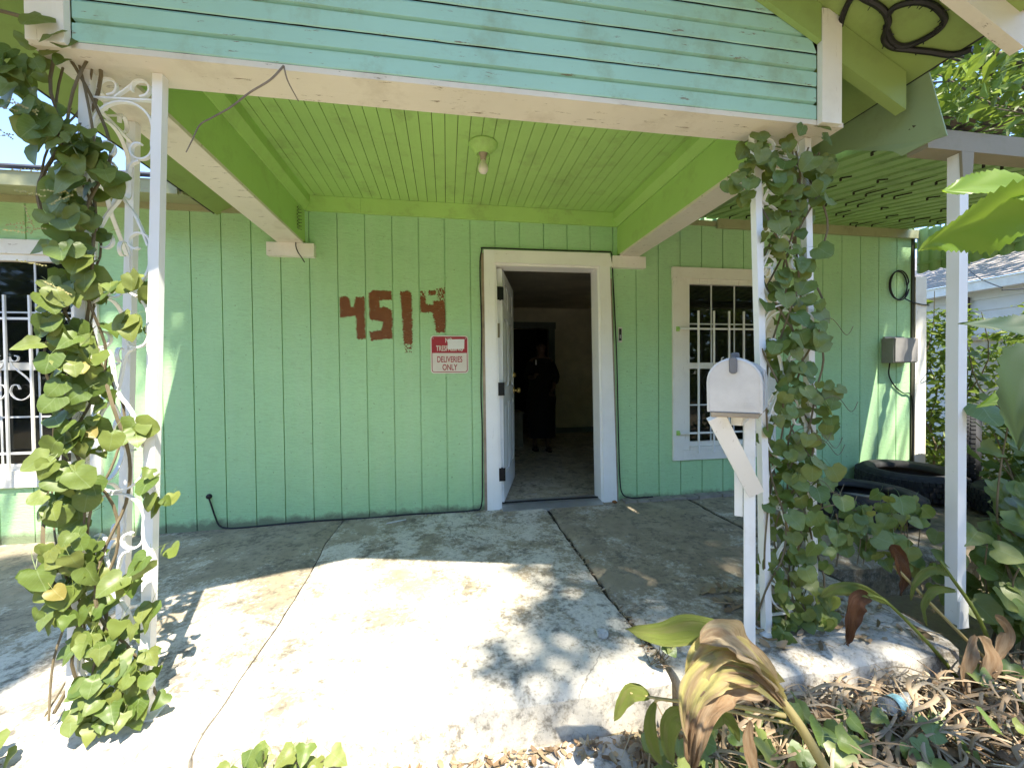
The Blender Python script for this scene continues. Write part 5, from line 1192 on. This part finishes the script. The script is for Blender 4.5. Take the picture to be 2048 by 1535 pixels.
# crushed water bottle
def bottle():
    t = thing('plastic_bottle', (1.62, -2.15, -.12), 'crushed clear plastic bottle with a blue label in the litter', 'bottle')
    m = M_('clear_plastic'); m.b.inputs['Transmission Weight'].default_value = .85; m.color((.9, .92, .92)); m.rough(.12); m.b.inputs['IOR'].default_value = 1.25
    mat = Matrix.Translation((1.62, -2.16, -.105)) @ Euler((0, PI/2+.08, .15)).to_matrix().to_4x4()
    prof = [(0, -.085), (.026, -.085), (.031, -.078)] + [(.031-.0022*(k % 2), -.07+k*.011) for k in range(11)] + [(.029, .055), (.020, .075), (.013, .088), (.013, .10), (0, .10)]
    b = lathe(B(), prof, (0, 0, 0), 'z', 28)
    for v in b.verts:
        k = noise.noise(v.co*26); v.co.x *= 1-.55*max(0, k+.25); v.co.y *= 1-.35*max(0, noise.noise(v.co*19+Vector((4, 0, 0)))+.2)
    mk('bottle_body', xf(b, mat), m.m, t, True)
    mk('bottle_label', xf(lathe(B(), [(.0318, -.052), (.0320, -.012)], (0, 0, 0), 'z', 28), mat), plain('blue_label', (.16, .30, .33), .4, var=.6, scale=50), t, True)
    mk('bottle_cap', xf(lathe(B(), [(.0138, .090), (.0138, .104), (0, .104)], (0, 0, 0), 'z', 18), mat), plain('white_cap', (.7, .7, .7), .4), t)
bottle()

# ------------------------------------------------------------------ big serrated leaves close by on the right
def shoot():
    m = leaf_mat('mulberry_leaf', [(.14, .24, .020), (.17, .27, .025)], (.36, .44, .10), .50, .4)
    p = thing('mulberry_shoot', (.95, -2.95, -.22), 'mulberry shoot with large bright toothed leaves at the right edge', 'sapling')
    def sleaf(spine, width, up, seed, mat=m):
        P = smooth_path(spine, 10)[::-1]   # from the tip back to the stalk
        P = P[::-1]; N = len(P); vs = []; fs = []; up = Vector(up); n = 6
        for i, q in enumerate(P):
            t = i/(N-1); d = (P[min(i+1, N-1)]-P[max(i-1, 0)]).normalized(); s = d.cross(up).normalized(); u = s.cross(d)
            wd = width*max(.012, (min(1, (t/.32))**.7)*(1-max(0, (t-.30)/.70))**1.15 if t < .97 else .012); tooth = 1+.07*((i % 2)*2-1)*(t < .86)
            for k in range(-n, n+1):
                a = k/n; vs.append(q+s*a*wd/2*(tooth if abs(k) == n else 1)+u*(abs(a)*.22*wd/2+.03*width*math.sin(t*14+abs(a)*4+seed)*abs(a)))
        c = 2*n+1
        for i in range(N-1):
            for k in range(2*n): fs.append((i*c+k, i*c+k+1, (i+1)*c+k+1, (i+1)*c+k))
        return pymesh('leaf', vs, fs, mat, p, True)
    dk = leaf_mat('mulberry_leaf_shaded', [(.022, .045, .015), (.028, .052, .017)], (.06, .10, .04), .12, .5)  # darker copy of the leaf green, shade put into these two leaves
    sleaf(SHOOT['lf1'], .088, (.25, -.9, -.35), 1); sleaf(SHOOT['lf2'], .062, (-.1, -.85, .5), 2); sleaf(SHOOT['lf3'], .050, (0, -.8, .6), 3, dk); sleaf(SHOOT['lf4'], .062, (-.5, -.8, .2), 4, dk); sleaf(SHOOT['lf5'], .055, (0, -.8, .5), 5)
    bm = B(); tube(bm, smooth_path([(1.02, -2.93, -.23), (.96, -2.95, .4), (.86, -2.97, .95), (.80, -2.985, 1.2), (.76, -2.985, 1.33), (.74, -2.99, 1.5)]), .008, 7, .003)
    for k in ('lf1', 'lf2', 'lf3', 'lf4', 'lf5'): 
        a = Vector(SHOOT[k][0]); tube(bm, [a, a.lerp(Vector((.80, -2.985, min(1.4, a.z))), .9)], .002, 5)
    mk('stem', bm, STEM, p)
shoot()

# ------------------------------------------------------------------ shrubs, trees, neighbours
def foliage(name, blobs, n, size, mat, parent, seed, kind='oval', droop=.3, aspect=.5):
    """one leafy mass: n folded leaves spread through overlapping blobs"""
    r = random.Random(seed); vs = []; fs = []; wts = [b[1]**2 for b in blobs]
    for q in range(n):
        c, R = r.choices(blobs, wts)[0]; v = Vector((r.gauss(0, 1), r.gauss(0, 1), r.gauss(0, 1))).normalized()*R*(r.random()**.45)
        pos = Vector(c)+v; pos.z = max(pos.z, -.2)
        if noise.noise(pos*(1.7/max(R, .3))+Vector((seed, 0, 0))) < -.12: continue
        nrm = (v.normalized()*.5+Vector((r.gauss(0, .6), r.gauss(0, .6), .5+r.gauss(0, .5)))).normalized(); t = Vector((r.gauss(0, 1), r.gauss(0, 1), -droop)).cross(nrm).cross(nrm)*-1
        if t.length < .01: t = nrm.orthogonal()
        t.normalize(); s = t.cross(nrm); L = size*r.uniform(.6, 1.3); W = L*aspect; i = len(vs); f = r.uniform(.05, .3)*W
        vs += [pos, pos+t*L*.45+s*W/2+nrm*f, pos+t*L-nrm*L*.1, pos+t*L*.45-s*W/2+nrm*f, pos+t*L*.45]
        fs += [(i, i+1, i+4), (i+1, i+2, i+4), (i+2, i+3, i+4), (i+3, i, i+4)]
    return pymesh(name, vs, fs, mat, parent)
SHRUBM = leaf_mat('shrub_leaf', [(.085, .15, .02), (.13, .20, .03), (.19, .24, .035), (.06, .11, .02)], trans=.35, per='island', veins=False)
DARKM = leaf_mat('dark_bush_leaf', [(.04, .08, .018), (.07, .12, .025), (.11, .16, .035)], trans=.25, per='island', veins=False)
TREEM = leaf_mat('tree_leaf', [(.07, .12, .018), (.11, .17, .025), (.16, .21, .03), (.05, .09, .016)], trans=.4, per='island', veins=False)
BARK = plain('grey_bark', (.12, .095, .07), .95, var=.35, scale=14, bump=.8)
def limb(bm, a, b, r0, r1, seed, n=6):
    r = random.Random(seed); a, b = Vector(a), Vector(b); L = (b-a).length
    tube(bm, smooth_path([a]+[a.lerp(b, k/n)+Vector((r.gauss(0, .03), r.gauss(0, .03), r.gauss(0, .02)))*L for k in range(1, n)]+[b], 3), r0, 7, r1)
def tree(label, base, blobs, n, size, seed, name='tree', mat=None, group=None):
    t = thing(name, base, label, 'tree', group); bm = B(); b = Vector(base); top = sum((Vector(c) for c, R in blobs), Vector())/len(blobs); fork = b.lerp(top, .5)
    limb(bm, b-Vector((0, 0, .1)), fork, .16, .11, seed)
    mk('trunk', bm, BARK, t, True)
    for k, (c, R) in enumerate(blobs):
        bm = B(); c = Vector(c); limb(bm, fork, c, .07, .015, seed+k)
        rr = random.Random(seed*7+k)
        for q in range(4): limb(bm, fork.lerp(c, rr.uniform(.5, .9)), c+Vector((rr.gauss(0, 1), rr.gauss(0, 1), rr.gauss(0, .6)))*R*.7, .02, .005, seed+k*5+q, 4)
        mk('limb', bm, BARK, t, True)
    foliage('crown', blobs, n, size, mat or TREEM, t, seed, aspect=.42)
    return t
def shrub(label, base, blobs, n, size, seed, mat, group=None, aspect=.55):
    t = thing('shrub', base, label, 'shrub', group); bm = B(); r = random.Random(seed)
    for c, R in blobs:
        for q in range(3): limb(bm, (base[0]+r.gauss(0, .08), base[1]+r.gauss(0, .08), base[2]), Vector(c)+Vector((r.gauss(0, .5)*R, r.gauss(0, .5)*R, R*.5)), .012, .003, seed+q, 4)
    mk('stems', bm, STEM, t); foliage('foliage', blobs, n, size, mat, t, seed, aspect=aspect)
    return t
shrub('bright sunlit shrub behind the white corner post', (5.5, .35, -.2), [((5.45, .3, .5), .5), ((5.5, .35, 1.1), .42), ((5.35, .2, 1.55), .30), ((5.6, .4, .1), .5)], 3600, .085, 3, SHRUBM, 'shrubs along the side of the house')
shrub('yellow green shrub in front of the neighbouring white house', (6.3, -.25, -.2), [((6.2, -.2, .5), .55), ((6.4, -.4, .9), .5), ((6.1, 0, 1.2), .35), ((5.7, -.35, 1.45), .42), ((6.1, -.85, 1.35), .45), ((5.4, -.5, .7), .45)], 5200, .09, 4, SHRUBM, 'shrubs along the side of the house')
shrub('tall thin vine shrub hanging beside the corner post top', (5.15, .45, -.2), [((5.15, .4, 1.9), .16), ((5.1, .35, 1.6), .2), ((5.2, .4, 1.25), .2)], 420, .09, 5, TREEM, 'shrubs along the side of the house')
shrub('dark leafy bush crowding the right edge of the porch', (3.9, -1.55, -.2), [((3.8, -1.55, .35), .42), ((4.3, -1.35, .55), .45), ((3.5, -1.75, .1), .35), ((4.5, -1.2, .2), .5), ((4.0, -1.6, .75), .30)], 4200, .085, 6, DARKM, None, .7)
def right_bush():
    r = random.Random(17); p = thing('leafy_shrub', (2.9, -1.85, -.2), 'broad leaved shrub with pale canes right of the awning post', 'shrub'); bm = B()
    for q in range(15):
        x = 2.85+r.uniform(-.4, .5); y = -1.85+r.uniform(-.2, .15); top = Vector((x+r.gauss(-.15, .25), y+r.gauss(-.05, .1), r.uniform(.25, .95)))
        limb(bm, (x, y, -.22), top, .007, .0025, q+50, 4)
        for k in range(17):
            t = r.uniform(.2, 1.05); c = Vector((x, y, -.22)).lerp(top, t)+Vector((r.gauss(0, .09), r.gauss(0, .07), r.gauss(0, .07)))
            place_leaf(r.choice(LOBED+ROUND), p, c, (r.gauss(-.2, .5), -.6, .7), (r.gauss(0, .8), -.4, -.6), r.uniform(.05, .12))
    limb(bm, (3.6, -1.6, -.1), (2.55, -1.75, 1.25), .007, .002, 88, 6); limb(bm, (3.3, -1.9, -.1), (2.45, -1.85, .8), .006, .002, 89, 6)
    for q in range(22):
        t = q/22; c = Vector((3.6, -1.6, -.1)).lerp(Vector((2.55, -1.75, 1.25)), .3+.7*t)
        place_leaf(r.choice(LOBED), p, c+Vector((r.gauss(0, .04), 0, r.gauss(0, .04))), (r.gauss(0, .5), -.5, .7), (r.gauss(0, 1), -.3, -.4), r.uniform(.04, .07))
    mk('stems', bm, STEM, p)
right_bush()
tree('tree with yellow green leaves showing above the awning, top right', (11.0, -2.6, -.2), [((7.0, .8, 4.6), 1.5), ((8.4, 1.6, 5.6), 1.8), ((6.3, -.1, 4.0), 1.0), ((7.2, 1.8, 6.6), 1.6), ((9.5, 2.2, 4.8), 1.7), ((6.0, .9, 5.3), 1.1)], 9000, .22, 11)
def shade_blobs(spots, h):
    """crown masses standing between the sun and the places on the slab they shade"""
    return [((x+SUN.x/SUN.z*hh, y+SUN.y/SUN.z*hh, hh), R) for k, (x, y, R) in enumerate(spots) for hh in (h+(k*37 % 9)*.14,)]
tree('leafy tree outside the frame whose shade dapples the right of the porch', (5.2, -8.6, -.2), shade_blobs([(1.5, -1.0, .62), (2.15, -1.35, .62), (1.15, -1.45, .48), (2.8, -1.35, .45), (1.9, -.55, .55), (.76, -1.45, .26), (.62, -1.15, .24), (3.6, -1.0, .45), (4.6, -.8, .4), (1.7, -1.58, .28), (1.30, -1.62, .20), (2.05, -1.60, .28), (.35, -1.8, .22), (.50, -1.42, .18), (.58, -1.62, .20),  (2.9, -.2, .35), (4.05, 1.14, .34), (4.35, 1.2, .3), (3.75, 1.25, .3), (2.2, -.75, .5), (2.9, -.8, .45)], 8.0), 8200, .17, 12, group='shade trees in the front yard')
tree('leafy tree outside the frame whose shade dapples the left of the porch', (-2.9, -9.2, -.2), shade_blobs([(-2.05, -1.25, .36), (-1.82, -1.35, .26), (-1.80, -.9, .26), (-1.95, -1.75, .28), (-2.5, -1.8, .4), (-2.4, -.95, .46), (-1.80, -1.80, .25), (-2.2, -1.55, .48), (-2.9, -.7, .42), (-2.2, -2.2, .40), (-1.62, -.62, .16), (-3.0, -1.4, .6), (-2.6, .1, .18), (-3.4, 1.1, .5), (-2.5, 1.12, .42)], 8.0), 8200, .16, 13, group='shade trees in the front yard')
for k, (x, y, z, R, lab) in enumerate(((-7, -15, 4.2, 3.4, 'left of the middle'), (-1.0, -17, 4.2, 3.6, 'middle'), (5.5, -16, 4.2, 3.4, 'right of the middle'), (-13, -13, 4.2, 3.4, 'far left'), (11.5, -13, 4.2, 3.4, 'far right'), (-18, -8, 4.2, 3.2, 'leftmost'), (17, -8, 4.2, 3.2, 'rightmost'))):  # row filled out with added trees to block low sky light
    tree('street tree across the yard, reflected in the window glass, %s one' % lab, (x, y, -.2), [((x, y, z), R*.8), ((x+R*.6, y+.5, z-.6), R*.55), ((x-R*.6, y, z-.4), R*.6), ((x+.5, y, z-2.4), R*.7), ((x-R*.7, y, z-2.6), R*.6)], 3600, .42, 30+k, group='street trees across the yard')
def sky_block_trees():  # added unseen treeline that blocks the low sky
    r = random.Random(5); blobs = []
    for k in range(19):
        a = PI*(1.04+.92*k/18); d = r.uniform(17, 22); blobs += [((d*math.cos(a), -3+d*math.sin(a), z+r.uniform(-.5, .5)), 2.6) for z in (1.2, 4.0)]; blobs.append((((d+1)*math.cos(a), -3+(d+1)*math.sin(a), 6.2+r.uniform(-1, .6)), 1.8))
    tag(foliage('sky_block_trees', blobs, 17000, .75, TREEM, None, 55, aspect=.6), 'added unseen belt of trees blocking low sky light behind the viewer', 'trees', kind='stuff')
sky_block_trees()
def neighbour():
    t = thing('neighbour_house', (9.0, 3.5, -.2), 'white sided house with a pale shingle roof next door', 'house')
    sid = painted_wood('white_siding', (.62, .64, .68), (40, 2, 40), wear_amt=.0, bump=.1, grime_amt=.1)
    boxo('wall', (9.02, 15, -1.5, 9, -.2, 2.55), sid, t)
    z = -.15
    while z < 2.4:
        mk('siding_board', prism(B(), [(8.985, z), (9.018, z), (9.018, z+.19), (9.008, z+.19)], 'y', -1.5, 9), sid, t); z += .191
    boxo('fascia', (8.60, 8.64, -1.9, 9.4, 2.44, 2.60), plain('white_fascia', (.72, .74, .78), .5), t); boxo('soffit', (8.642, 9.0, -1.9, 9.4, 2.47, 2.49), sid, t)
    gr = painted_wood('pale_shingles', (.40, .36, .34), (2, 2, 2), wear_amt=0, bump=.4, grime=(.2, .17, .15), grime_amt=.4, rough=.95)
    x = 8.55; k = 0
    while x < 12:
        zz = 2.60+(x-8.55)*.42; mk('shingle_course', prism(B(), [(x, zz+.012), (x+.17, zz+.07), (x+.17, zz+.058), (x, zz-.004)], 'y', -2, 9.5), gr, t); x += .145; k += 1
    boxo('gutter_pipe', (8.95, 8.98, 2.3, 2.34, 1.6, 2.4), plain('dark_pipe', (.06, .05, .05), .6), t)
neighbour()
t = thing('garden_wall', (7.6, .6, -.2), 'low pale stucco wall in sun between the two houses', 'wall'); boxo('stucco', (7.5, 7.65, -1.4, 1.35, -.2, 1.55), plain('pale_stucco', (.48, .45, .42), .95, var=.2, scale=3), t, .01); boxo('coping', (7.46, 7.69, -1.42, 1.37, 1.5505, 1.60), plain('peach_coping', (.5, .40, .32), .9), t, .01)
for a, b, lab in (((4.9, -.5, 1.85), (10, 3.2, 3.6), 'upper'), ((4.9, -.5, 1.83), (9.5, .5, 2.75), 'lower')):
    a, b = Vector(a), Vector(b); tag(mk('service_wire', tube(B(), [a.lerp(b, k/12)-Vector((0, 0, .15*math.sin(PI*k/12))) for k in range(13)], .006, 5), BLACK), '%s black service wire crossing in front of the neighbouring house' % lab, 'wire')
for a, b, lab in (((2.03, -1.6, 2.40), (4.0, -2.6, 3.4), 'thick dark branch slanting across the sky above the awning'), ((2.25, -1.80, 2.62), (4.2, -2.6, 3.75), 'thin dark branch slanting above the eave, top right')):
    pass
def straw_patch(name, label, region, n, seed, mat):
    """long dry stalks and ribbons lying every way in the litter"""
    r = random.Random(seed); vs = []; fs = []
    for q in range(n):
        x, y = region(r); L = r.uniform(.10, .34); a = r.gauss(.15, .55)+(PI if r.random() < .5 else 0); w_ = r.uniform(.0025, .009)
        rise = r.uniform(-.04, .10); bow = r.uniform(.0, .05); z = -.20+r.uniform(.01, .11); sdx, sdy = -math.sin(a), math.cos(a); cv = r.gauss(0, .06); i0 = len(vs); tw = r.uniform(-1, 1)
        for k in range(7):
            t = k/6; p = Vector((x+math.cos(a)*L*(t-.5)+sdx*cv*(t-.5)**2*4, min(-2.0, y+math.sin(a)*L*(t-.5)+sdy*cv*(t-.5)**2*4), max(-.215, z+rise*(t-.5)+bow*math.sin(PI*t))))
            wv = w_*(1-.7*abs(t-.4)); u = Vector((sdx, sdy, tw*(t-.5)*1.6)).normalized(); vs += [p-u*wv, p+Vector((0, 0, wv*.5)), p+u*wv]
        for k in range(6):
            for b in (0, 1): fs.append((i0+k*3+b, i0+k*3+b+1, i0+k*3+b+4, i0+k*3+b+3))
    return tag(pymesh(name, vs, fs, mat, None, True), label, 'dry stalks', kind='stuff')
def reg_straw(r): return r.uniform(.75, 3.2), -2.06-abs(r.gauss(0, .30))
straw_patch('dry_stalks', 'tangle of pale dry stalks lying on the leaf litter below the slab', reg_straw, 900, 23, DRYS[0])
def reg_joint(r):
    y = r.uniform(-1.95, -.6); return .82+r.gauss(0, .012), y
litter_patch('joint_litter', 'dry leaf bits packed in the broken joint of the slab', reg_joint, 260, 15, DRYS, .6, .008, .026, -.045, .035)
